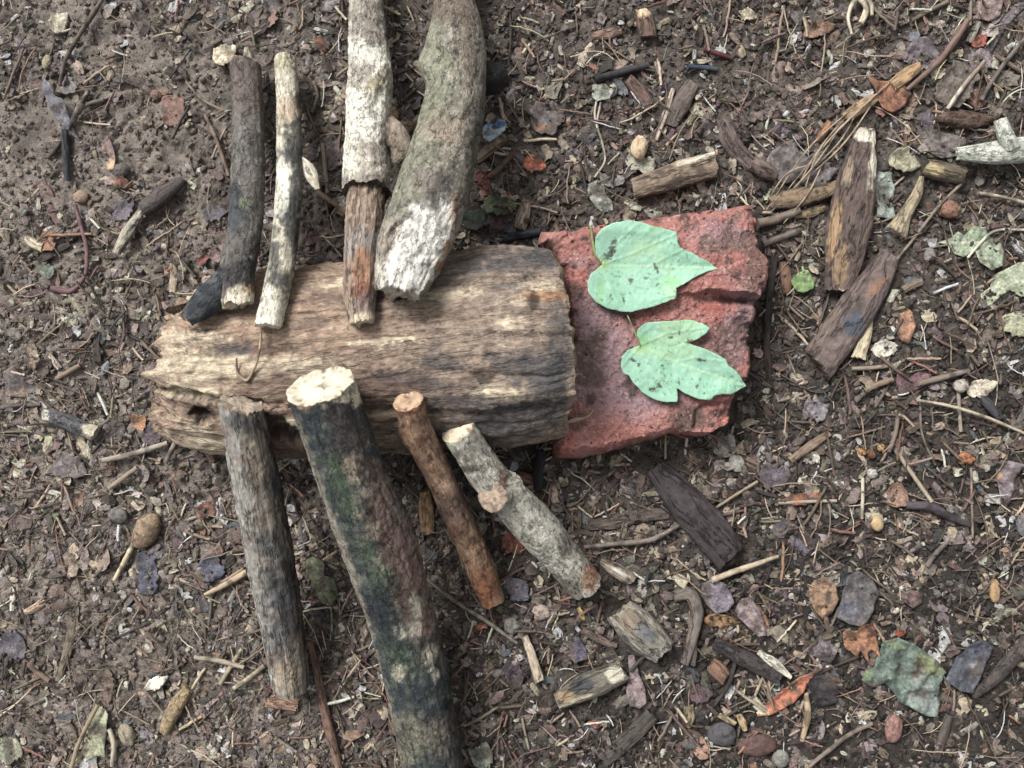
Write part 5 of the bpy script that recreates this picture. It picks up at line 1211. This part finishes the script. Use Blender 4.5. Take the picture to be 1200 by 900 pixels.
dleaf('purple grey leaf at the left border near the bottom', (-6, 770), (26, 752), 34, (112, 104, 114), (90, 84, 92), 'block', 0.2)
chunk('wood_chip', WC, 'white upright sliver at the left border', [(14, 688), (15, 700), (14, 716)], [5, 7, 5], (216, 206, 182), None, 0.5, 2.4)
dleaf('orange brown chip leaf right of the oval nut', (228, 602), (250, 596), 18, (158, 106, 86), None, 'block', 0.3)
pebble('stone', 'stone', 'grey flat stone above the oval nut', 137, 604, 12, 9, 10, (130, 124, 118), None, None, 0.6, 0.15)
# ---- left middle
chunk('twig', TW, 'grey stick piece with white broken ends left of the log', [(52, 486), (80, 495), (112, 508)], [15, 18, 19], (104, 104, 108), (78, 74, 74), 0.85, 2.1, (226, 214, 190), .001, 0.3, M_BARK, spots=[(53, 486, 4, 8, 0, (236, 228, 208)), (106, 505, 9, 10, 0, (220, 206, 176))])
twig('pale grey twig pointing at the log from the left', [(120, 540), (158, 531), (197, 519)], [6, 7, 6], (168, 152, 134), None, .003)
twig('short grey twig leaning by the broken end of the log', [(194, 542), (203, 524), (212, 506)], 6, (150, 134, 118), None, .004)
twig('short tan twig lower left of the log', [(128, 572), (145, 560), (161, 548)], 6, (158, 140, 118), None, .002)
dleaf('plum grey leaf left of the log broken end', (168, 520), (194, 490), 24, (116, 100, 106), (92, 80, 86), 'ovate', 0.2)
dleaf('orange yellow leaf scrap beside the plum grey leaf', (158, 500), (172, 488), 20, (178, 126, 82), (140, 98, 70), 'ovate', 0.4)
dleaf('grey and tan broad leaf near the left border', (2, 450), (40, 460), 42, (116, 106, 104), (92, 84, 84), poly=[(2, 436), (14, 428), (22, 438), (32, 440), (42, 456), (40, 466), (24, 466), (2, 464)], spots=[(22, 462, 20, 5, 0, (150, 124, 100))])
twig('long brown twig from the left border above the grey stick piece', [(-6, 479), (24, 475), (48, 474)], 5, (118, 104, 94))
twig('thin brown twig crossing above the grey stick piece', [(44, 464), (60, 478), (74, 488)], 4, (118, 100, 84), None, .003)
dleaf('faded mauve leaf in the left middle', (62, 534), (102, 556), 32, (122, 110, 108), (100, 90, 90), 'ovate', 0.2)
dleaf('brown leathery leaf below the twig that points at the log', (130, 520), (138, 492), 20, (92, 80, 76), None, 'block', 0.2)
dleaf('light brown upright leaf near the left border above the broad leaf', (36, 398), (40, 434), 16, (146, 122, 96), (112, 92, 76), 'lance', 0.4)
chunk('wood_chip', WC, 'white tipped chip in the left middle', [(58, 416), (64, 424), (70, 432)], [5, 7, 7], (206, 186, 166), None, 0.6, 2.4)
twig('tan twig left of the log beside the white tipped chip', [(66, 444), (80, 436), (94, 428)], 6, (146, 122, 98))
dleaf('dark brown curled leaf left of the white tipped chip', (44, 440), (60, 420), 18, (96, 78, 72), None, 'ovate', 0.5)
chunk('wood_chip', WC, 'pale tan upright chip at the upper left of the log', [(203, 308), (204, 324), (202, 342)], [7, 9, 9], (186, 166, 138), (146, 126, 104), 0.5, 2.6)
# ---- upper left
dleaf('cream pointed stone like chip near the top left', (58, 34), (74, 10), 18, (196, 186, 158), (160, 148, 124), 'ovate', 0.1, .002, thick=.0025, name='wood_chip', cat=WC)
pebble('wood_nub', WC, 'small cream cube chip below the pointed cream chip', 52, 71, 5, 8, 10, (176, 162, 126), None, M_CUT, 0.8, 0.2)
twig('long dark curved twig in the upper left', [(122, -4), (108, 18), (90, 46), (76, 72), (70, 100)], [4, 6, 5, 5, 4], (104, 94, 82), (66, 58, 52), .002)
dleaf('blue grey dead leaf with a long tail in the upper left', (54, 92), (90, 166), 24, (120, 116, 126), (96, 92, 102), poly=[(52, 92), (60, 98), (64, 112), (74, 116), (80, 132), (84, 148), (92, 164), (86, 160), (76, 150), (64, 138), (58, 122), (50, 106)], curl=0.3, lift=.003)
chunk('twig', TW, 'black smooth twig below the blue grey tailed leaf', [(76, 152), (77, 182), (79, 212)], [8, 9, 7], (70, 74, 80), (50, 50, 54), 0.9, 2, None, .001, 0.2)
twig('black split twig right of the blue grey tailed leaf', [(104, 106), (92, 128), (80, 152)], [5, 7, 5], (66, 60, 56), (150, 138, 120), .002)
twig('grey bent twig right of the black split twig', [(88, 136), (100, 124), (122, 117)], 5, (112, 102, 90), None, .002)
twig('brown twig lying under the blue grey tailed leaf', [(76, 156), (66, 174), (56, 186)], 6, (92, 80, 70), None, .001)
dleaf('brown curled pod leaf with a yellow tip in the upper left', (112, 134), (130, 198), 18, (138, 112, 104), (104, 86, 84), poly=[(111, 132), (116, 142), (122, 156), (130, 168), (134, 184), (132, 198), (124, 198), (118, 182), (114, 160)], curl=0.6, lift=.003, spots=[(128, 192, 7, 9, 0, (214, 174, 124))])
dleaf('flat pinkish brick red bark chip in the upper left', (200, 108), (202, 146), 26, (146, 108, 94), (120, 88, 80), 'block', 0.1, rag=.05, thick=.002, name='bark_chip', cat=BK)
pebble('stone', 'stone', 'small red brown stone beside the pinkish bark chip', 180, 109, 7, 6, 20, (140, 104, 92), None, None, 0.7, 0.15)
chunk('pod', 'pod', 'dark grey smooth pod lying left of the forked grey stick', [(168, 246), (190, 230), (215, 210)], [19, 20, 11], (94, 84, 82), (76, 68, 68), 0.9, 2, None, .002, 0.1, M_SMOOTH, lump=0.04, fib=0.02)
chunk('wood_sliver', WC, 'black and white split stick in front of the dark pod', [(136, 297), (150, 272), (164, 250), (172, 232)], [10, 14, 9, 4], (176, 166, 146), (72, 68, 66), 0.6, 2.6, (226, 214, 186), .004, 0.5)
dleaf('purple grey leaf beside the black and white split stick', (132, 256), (152, 230), 22, (112, 102, 110), (90, 82, 88), 'ovate', 0.3)
dleaf('rust coloured scrap above the dark pod', (130, 212), (150, 216), 14, (152, 98, 76), None, 'ovate', 0.4)
pebble('stone', 'stone', 'grey dull stone above the rust coloured scrap', 141, 199, 10, 8, -20, (108, 100, 98), None, None, 0.7, 0.15)
pebble('wood_nub', WC, 'pale tan round nub left of the dark pod', 91, 229, 9, 8, 0, (164, 136, 112), None, M_CUT, 0.6, 0.15)
chunk('wood_chip', WC, 'cream cylindrical chip near the left border', [(31, 280), (40, 286), (50, 291)], [9, 11, 10], (214, 198, 164), (176, 156, 124), 0.8, 2.1)
twig('purple red curved root hooked in the left middle', [(88, 240), (96, 268), (102, 296), (98, 326), (84, 341), (60, 338)], [4, 5, 5, 5, 6, 8], (130, 92, 96), (104, 76, 82), .002, name='root', cat='root')
dleaf('green grey small leaf near the curved purple root', (46, 312), (62, 322), 14, (122, 140, 122), None, 'block', 0.3)
chunk('bark_piece', BK, 'dark flat bark piece left of the curved purple root', [(46, 306), (62, 296), (82, 286)], [8, 10, 6], (84, 74, 66), None, 0.4, 2.6)
dleaf('cream curled chip leaf at the top of the forked grey stick', (250, 72), (276, 52), 24, (214, 198, 164), (176, 156, 124), 'ovate', 0.25, .004, thick=.001)
dleaf('tan chip leaf tucked behind the top of the forked grey stick', (268, 80), (280, 62), 16, (170, 142, 110), None, 'ovate', 0.3)
twig('thin brown twig left of the forked grey stick', [(240, 134), (254, 164), (268, 206)], [4, 5, 4], (140, 116, 96), None, .003)
twig('fine pale twig above the thin brown twig', [(218, 96), (236, 116), (262, 130)], 3, (144, 124, 104), None, .003)
dleaf('purple flat leaf left of the forked grey stick', (236, 252), (266, 246), 20, (104, 96, 104), (86, 78, 84), 'ovate', 0.2)
dleaf('pink beige leaf scrap left of the forked grey stick foot', (246, 304), (262, 286), 20, (156, 130, 124), None, 'ovate', 0.3)
dleaf('red scrap left of the pink beige leaf scrap', (230, 308), (244, 298), 12, (140, 80, 72), None, 'ovate', 0.3)
twig('brown stem from the white bark strip towards the peeling stick', [(372, 224), (388, 236), (404, 250)], 5, (150, 126, 98), None, .006)
dleaf('purple dead leaf between the mottled stick and the peeling stick', (382, 200), (398, 160), 26, (112, 94, 96), (88, 76, 80), 'ovate', 0.3)
dleaf('dull pink leaf below the brown stem between the upper sticks', (352, 284), (384, 272), 16, (126, 98, 98), None, 'ovate', 0.3)
twig('pale thin twig between the mottled stick and the peeling stick', [(378, 168), (381, 196), (384, 226)], 5, (156, 138, 112), None, .003)
twig('pale twig behind the mottled cream stick upper part', [(366, 132), (372, 112), (368, 96)], 4, (140, 126, 106), None, .002)

twig('thin pale curled rootlet lying across the log beneath the mottled cream stick', [(306, 386, .0785), (304, 410, .0785), (297, 434, .0775), (288, 446, .0765), (280, 440, .077), (277, 420, .078)], [3, 3, 3, 4, 3.5, 2], (176, 148, 116), None, 0, name='rootlet', cat='root')
twig('short tan straw on the lower left corner of the brick slab', [(662, 495, .031), (674, 492, .033), (690, 487, .0345), (696, 480, .0345)], [7, 5, 2.5, 2], (206, 168, 140), None, 0)
chunk('wood_chip', WC, 'tiny grey splinter on the brick slab between the two green leaves', [(718, 378, .034), (723, 385, .034), (728, 393, .034)], [3, 5, 3], (150, 140, 136), None, 0.5, 2.4)
# ------------------------------------------------------------------ ground sheet
def axis(half, step, far=160.0):
    a = list(np.arange(-half, half + step / 2, step)); d = step; x = a[-1]
    ext = []
    while x < far:
        d *= 1.16; x += d; ext.append(x)
    return np.array([-e for e in ext[::-1]] + a + ext)
gx = axis(0.46, 0.0013); gy = axis(0.37, 0.0013)
X, Y = np.meshgrid(gx, gy)
Z = ground_h(X.ravel(), Y.ravel())
V = np.stack([X.ravel(), Y.ravel(), Z], 1)
ii = np.arange(len(V)).reshape(X.shape)
Q = np.stack([ii[:-1, :-1], ii[:-1, 1:], ii[1:, 1:], ii[1:, :-1]], -1).reshape(-1, 4)
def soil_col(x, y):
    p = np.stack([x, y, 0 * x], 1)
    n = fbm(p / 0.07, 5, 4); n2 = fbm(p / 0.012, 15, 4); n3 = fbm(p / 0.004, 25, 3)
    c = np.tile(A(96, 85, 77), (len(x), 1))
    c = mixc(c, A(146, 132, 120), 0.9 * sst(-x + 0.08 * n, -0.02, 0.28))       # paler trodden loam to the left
    c = mixc(c, A(50, 44, 39), 0.9 * sst(x - 1.1 * y + 0.10 * n, 0.06, 0.34))  # ground colour darker to the lower right
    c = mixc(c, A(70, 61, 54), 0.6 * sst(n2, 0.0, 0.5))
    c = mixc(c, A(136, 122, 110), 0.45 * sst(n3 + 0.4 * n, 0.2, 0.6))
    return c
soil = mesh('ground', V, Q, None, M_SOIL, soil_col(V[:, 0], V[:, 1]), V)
tag(soil, kind='structure')

# ------------------------------------------------------------------ loose litter nobody could count
def rotm(n, tiltmax):
    yaw = rng.uniform(0, 2 * math.pi, n); ta = rng.uniform(0, 2 * math.pi, n); tl = np.abs(rng.normal(0, tiltmax, n))
    cz, sz = np.cos(yaw), np.sin(yaw)
    Rz = np.zeros((n, 3, 3)); Rz[:, 0, 0] = cz; Rz[:, 0, 1] = -sz; Rz[:, 1, 0] = sz; Rz[:, 1, 1] = cz; Rz[:, 2, 2] = 1
    k = np.stack([np.cos(ta), np.sin(ta), np.zeros(n)], 1)
    K = np.zeros((n, 3, 3)); K[:, 0, 2] = k[:, 1]; K[:, 1, 2] = -k[:, 0]; K[:, 2, 0] = -k[:, 1]; K[:, 2, 1] = k[:, 0]
    s, c = np.sin(tl)[:, None, None], (1 - np.cos(tl))[:, None, None]
    Rt = np.eye(3)[None] + s * K + c * (K @ K)
    return Rt @ Rz

def density(px, py):
    n = 0.6 * fb2(px, py, 90, 61, 3) + 0.75 * fb2(px, py, 34, 66, 3)
    d = 0.86 + 1.25 * n + 0.22 * sst(py, 280, 620) + 0.2 * sst(px, 560, 900) * (1 - sst(py, 350, 700))
    d -= 0.45 * (1 - sst(px, 200, 520)) * (1 - sst(py, 180, 400)) + 0.22 * (1 - sst(px, 100, 330)) * sst(py, 600, 700)
    d -= 0.30 * sst(px, 820, 900) * sst(py, 380, 460)
    d -= 0.30 * blob(px, py, 700, 860, 170, 60, 0, 3, 0.5, 0.5)
    return np.clip(d, 0.05, 1)

def places(n, keepclear=True, dens=True):
    """n random spots, thickest inside the photograph's frame and thinning out beyond it"""
    out = []
    while len(out) < n:
        m = 4 * n
        px = 600 + rng.normal(0, 1, m) * 900; py = 450 + rng.normal(0, 1, m) * 700
        u = rng.uniform(-1, 1, (m, 2)); inn = rng.uniform(0, 1, m) < 0.62
        px = np.where(inn, 600 + u[:, 0] * 640, px); py = np.where(inn, 450 + u[:, 1] * 490, py)
        ok = np.ones(m, bool)
        if dens: ok &= rng.uniform(0, 1, m) < density(px, py)
        if keepclear:
            ix = np.clip(px.astype(int) + 50, 0, 1299); iy = np.clip(py.astype(int) + 50, 0, 999)
            ins = (px > -50) & (px < 1250) & (py > -50) & (py < 950)
            ok &= ~(FOOT[iy, ix] & ins)
        out += list(zip(px[ok], py[ok]))
    return np.array(out[:n])

PAL = np.array([[92, 80, 72], [116, 103, 93], [72, 63, 57], [134, 118, 103], [152, 134, 113], [112, 101, 97], [96, 89, 89], [170, 151, 124], [52, 47, 44], [126, 100, 83],
                [204, 190, 162], [234, 226, 204], [142, 96, 72], [86, 90, 98], [100, 80, 71], [178, 162, 138], [124, 112, 111], [140, 133, 119]], float)
PW = np.array([13, 12, 14, 8, 5.5, 7, 5.5, 3.6, 13, 5, 3.0, 2.3, 1.2, 2.4, 7, 3.0, 5, 4]); PW /= PW.sum()

def pcol(n, pal=PAL, pw=PW):
    c = pal[rng.choice(len(pal), n, p=pw)] * rng.uniform(0.88, 1.45, (n, 1)) + rng.normal(0, 4, (n, 3))
    return np.clip(desat(lin(np.clip(c, 15, 206))) / GAIN, 0.004, 0.8)

def build(name, label_kind, T, faces, scale, spots, m, lift, tiltmax, jit, smooth, col, edge=None, tris=False):
    n = len(spots); nv = len(T)
    v = T[None] * (1 + 0 * scale[:, None, :])
    v = v + rng.normal(0, 1, (n, nv, 3)) * jit[None]
    v = v * scale[:, None, :]
    v = np.einsum('nij,nkj->nki', rotm(n, tiltmax), v)
    k = S
    x = (spots[:, 0] - 600) * k; y = (450 - spots[:, 1]) * k
    z = ground_h(x, y) + lift
    v = v + np.stack([x, y, z], 1)[:, None, :]
    F = (faces[None] + (np.arange(n) * nv)[:, None, None]).reshape(-1, faces.shape[1])
    # blend some of the ground colour below into each piece
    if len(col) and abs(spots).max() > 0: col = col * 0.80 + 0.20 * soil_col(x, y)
    c = np.repeat(col[:, None, :], nv, 1) * rng.uniform(0.8, 1.2, (n, nv, 1))
    return v.reshape(-1, 3), F, c.reshape(-1, 3)

def sheet_T(nu, nv_, bend):
    u = np.linspace(-.5, .5, nu); w = np.linspace(-.5, .5, nv_)
    U, Wd = np.meshgrid(u, w, indexing='ij')
    taper = np.sqrt(np.clip(1 - (2 * U * 0.82) ** 2, 0.05, 1))
    T = np.stack([U, Wd * taper, bend * (U ** 2 * 1.5 - Wd ** 2 * 1.2)], -1).reshape(-1, 3)
    i = np.arange(nu * nv_).reshape(nu, nv_)
    F = np.stack([i[:-1, :-1], i[1:, :-1], i[1:, 1:], i[:-1, 1:]], -1).reshape(-1, 4)
    return T, F
def rod_T(M, N, bend, taper=0.3):
    th = np.linspace(0, 2 * math.pi, M, endpoint=False)
    s = np.linspace(-.5, .5, N)
    rr = 0.5 * (1 - taper * np.abs(2 * s) ** 3)
    V = np.stack([np.repeat(s, M), (np.cos(th)[None] * rr[:, None]).ravel(), (np.sin(th)[None] * rr[:, None]).ravel()], 1)
    V[:, 1] += bend * (V[:, 0] ** 2 - 0.1)
    i = np.arange(N * M).reshape(N, M)
    F = np.stack([i[:-1], np.roll(i[:-1], -1, 1), np.roll(i[1:], -1, 1), i[1:]], -1).reshape(-1, 4)[:, ::-1]
    caps = []
    for r_, rev in ((i[0], 0), (i[-1], 1)):
        # close ends with quads fan on even M
        for k in range(1, M - 2, 2):
            f = [r_[0], r_[k], r_[k + 1], r_[k + 2]]
            caps.append(f if rev else f[::-1])
    return V, np.concatenate([F, np.array(caps)]) if caps else F
def ico():
    p = (1 + 5 ** .5) / 2
    v = np.array([[-1, p, 0], [1, p, 0], [-1, -p, 0], [1, -p, 0], [0, -1, p], [0, 1, p], [0, -1, -p], [0, 1, -p], [p, 0, -1], [p, 0, 1], [-p, 0, -1], [-p, 0, 1]]) / math.hypot(1, p)
    f = np.array([[0, 11, 5], [0, 5, 1], [0, 1, 7], [0, 7, 10], [0, 10, 11], [1, 5, 9], [5, 11, 4], [11, 10, 2], [10, 7, 6], [7, 1, 8], [3, 9, 4], [3, 4, 2], [3, 2, 6], [3, 6, 8], [3, 8, 9], [4, 9, 5], [2, 4, 11], [6, 2, 10], [8, 6, 7], [9, 8, 1]])
    return v * 0.5, f

def logn(n, mean, sig, lo, hi):
    return np.clip(np.exp(rng.normal(math.log(mean), sig, n)), lo, hi)

def stuff(name, groups, m, smooth):
    V, F, C_, TCs = [], [], [], []; o = 0
    for v, f, c in groups:
        V.append(v); F.append(f + o); C_.append(c); o += len(v)
    V = np.concatenate(V); F = np.concatenate(F); C_ = np.concatenate(C_)
    ob = mesh(name, V, F if F.shape[1] == 4 else None, F if F.shape[1] == 3 else None, m, C_, V * np.array([1, 1, 1.0]), smooth=smooth)
    tag(ob, kind='stuff')
    return ob

SCALE_N = 1.12
# crumbs of soil
T, F = ico(); n = int(36000 * SCALE_N)
sp = places(n, False, False); sz = logn(n, 0.0016, 0.55, 0.0006, 0.0042)
sc = sz[:, None] * rng.uniform(0.6, 1.3, (n, 3)) * np.array([1, 1, .75])
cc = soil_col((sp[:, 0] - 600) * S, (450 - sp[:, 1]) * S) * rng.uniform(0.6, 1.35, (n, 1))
g1 = build('', '', T, F, sc, sp, None, sz * 0.1 + np.where(rng.uniform(0, 1, n) < 0.3, rng.uniform(0, .003, n), 0) * (sz < .003), 0.5, np.array([.13, .13, .13]), True, cc)
stuff('soil_crumbs', [g1], M_SOIL, True)
# leaf scraps
gr = []
for bend, nn in ((0.25, 7200), (-0.3, 6400), (0.6, 3200)):
    T, F = sheet_T(6, 4, bend); n = int(nn * SCALE_N)
    sp = places(n); L_ = logn(n, 0.0043, 0.5, 0.0016, 0.014)
    sc = np.stack([L_, L_ * rng.uniform(0.3, 0.85, n), L_ * rng.uniform(0.4, 1.0, n)], 1)
    gr.append(build('', '', T, F, sc, sp, None, rng.uniform(-0.0012, 0.002, n), 0.32, np.array([.035, .05, .06]), True, pcol(n)))
stuff('leaf_litter', gr, M_LITTER, True)
# wood and bark chips
gr = []
for M_, N_, nn in ((6, 5, 8500), (4, 4, 6200)):
    T, F = rod_T(M_, N_, 0.25, 0.35); n = int(nn * SCALE_N)
    sp = places(n); L_ = logn(n, 0.0042, 0.5, 0.0014, 0.014)
    wd = L_ * rng.uniform(0.22, 0.6, n)
    sc = np.stack([L_, wd, wd * rng.uniform(0.18, 0.5, n)], 1)
    gr.append(build('', '', T, F, sc, sp, None, rng.uniform(-0.0010, 0.0016, n), 0.25, np.array([.03, .1, .1]), False, pcol(n)))
stuff('wood_chip_litter', gr, M_LITTER, False)
# twiglets and fibres
SP = np.array([[86, 72, 62], [120, 102, 86], [150, 132, 108], [190, 172, 140], [64, 56, 52], [214, 202, 174], [116, 84, 70]], float); SW = np.array([6, 6, 3, 1.0, 4, .45, 1.5]); SW /= SW.sum()
gr = []
for bend, nn, r0, r1, l0 in ((0.12, 1150, .0004, .0010, .011), (0.3, 1000, .00025, .0005, .014), (-0.6, 800, .0002, .0004, .013), (0.1, 1900, .0002, .0004, .006)):
    T, F = rod_T(6, 9, 0, 0.2); n = int(nn * SCALE_N)
    sp = places(n); L_ = logn(n, l0, 0.5, 0.004, 0.045); r = rng.uniform(r0, r1, n)
    sc = np.stack([L_, 2 * r, 2 * r], 1)
    v, f, c = build('', '', T, F, sc * 0 + 1, sp * 0, None, 0 * L_, 0, np.zeros(3), True, pcol(n, SP, SW))
    # bent rods with a wandering middle line
    tt = np.linspace(-.5, .5, 9)
    b1 = bend * rng.uniform(0.2, 1, n)[:, None] * (tt ** 2 - 0.1)[None] + rng.normal(0, 0.008, (n, 9))
    local = np.repeat(T[None], n, 0) * sc[:, None, :]
    local[:, :, 1] += np.repeat(b1 * L_[:, None], 6, 1)
    local[:, :, 2] += np.repeat(0.12 * L_[:, None] * (0.25 - tt ** 2)[None] * rng.uniform(-.2, 1, (n, 1)), 6, 1)
    local = np.einsum('nij,nkj->nki', rotm(n, 0.12), local)
    x = (sp[:, 0] - 600) * S; y = (450 - sp[:, 1]) * S
    z = ground_h(x, y) + 0.0012 + rng.uniform(0, 0.003, n)
    local += np.stack([x, y, z], 1)[:, None]
    gr.append((local.reshape(-1, 3), f, c))
stuff('twig_litter', gr, M_STRAW, True)
# specks of soil lying on the brick slab, the log and the sticks' tops are in their own colour; a few grains lie loose on the brick
T, F = ico(); n = 200
sp = np.stack([rng.uniform(640, 895, 4 * n), rng.uniform(240, 540, 4 * n)], 1)
sp = sp[inside(sp[:, 0], sp[:, 1], BRP) & (segdist(sp[:, 0], sp[:, 1], BRP, True) > 4)]
lf = inside(sp[:, 0], sp[:, 1], np.array(L1)) | inside(sp[:, 0], sp[:, 1], np.array(L2))
sp = sp[~lf][:n]; n = len(sp)
sz = logn(n, 0.0007, 0.5, 0.0004, 0.002)
v, f, c = build('', '', T, F, sz[:, None] * rng.uniform(.6, 1.4, (n, 3)), sp, None, sz * 0, 0.5, np.full(3, .1), True, pcol(n, np.array([[60, 50, 46], [90, 70, 64], [170, 140, 124]], float), np.array([.6, .3, .1])))
v = v.reshape(n, 12, 3)
cen = v.mean(1)
v = v - cen[:, None] + np.stack([(sp[:, 0] - 600) * kb, (450 - sp[:, 1]) * kb, on_brick(sp[:, 0], sp[:, 1])], 1)[:, None]
stuff('soil_grains', [(v.reshape(-1, 3), f, c)], M_SOIL, True)

# ------------------------------------------------------------------ light, sky, camera
wd = bpy.data.worlds.new('World'); SC.world = wd; wd.use_nodes = True
nt = wd.node_tree
sky = nt.nodes.new('ShaderNodeTexSky'); sky.sky_type = 'NISHITA'; sky.sun_disc = False
SUN_EL, SUN_AZ = 46, 318          # azimuth clockwise from the top of the picture
sky.sun_elevation = math.radians(SUN_EL); sky.sun_rotation = math.radians(SUN_AZ)
sky.air_density = 1.0; sky.dust_density = 4.0; sky.ozone_density = 1.0
hs = nt.nodes.new('ShaderNodeHueSaturation'); hs.inputs['Saturation'].default_value = 0.08
nt.links.new(sky.outputs[0], hs.inputs['Color'])
bg = nt.nodes['Background']; nt.links.new(hs.outputs[0], bg.inputs['Color']); bg.inputs['Strength'].default_value = 0.09
sl = bpy.data.lights.new('sun', 'SUN'); sl.energy = 2.1; sl.angle = math.radians(22); sl.color = (1, .975, .93)
so = bpy.data.objects.new('sun', sl); COLL.objects.link(so)
az, el = math.radians(SUN_AZ), math.radians(SUN_EL)
d = Vector((math.sin(az) * math.cos(el), math.cos(az) * math.cos(el), math.sin(el)))
so.rotation_euler = (-d).to_track_quat('-Z', 'Y').to_euler(); so.location = d * 3

cd = bpy.data.cameras.new('camera'); cam = bpy.data.objects.new('camera', cd); COLL.objects.link(cam)
cam.location = (0, 0, HC); cam.rotation_euler = (0, 0, 0)
cd.sensor_width = 36; cd.sensor_fit = 'HORIZONTAL'; cd.lens = 18 / (600 * S / HC)
cd.clip_start = 0.02; cd.clip_end = 600
cd.dof.use_dof = True; cd.dof.focus_distance = HC - 0.03; cd.dof.aperture_fstop = 9.0
SC.camera = cam
vs = SC.view_settings
vs.view_transform = 'Standard'; vs.look = 'None'; vs.gamma = 1; vs.use_curve_mapping = False
vs.exposure = 1.3
SC.cycles.max_bounces = 5; SC.cycles.diffuse_bounces = 3; SC.cycles.glossy_bounces = 2
SC.cycles.use_denoising = True
SC.cycles.use_adaptive_sampling = False
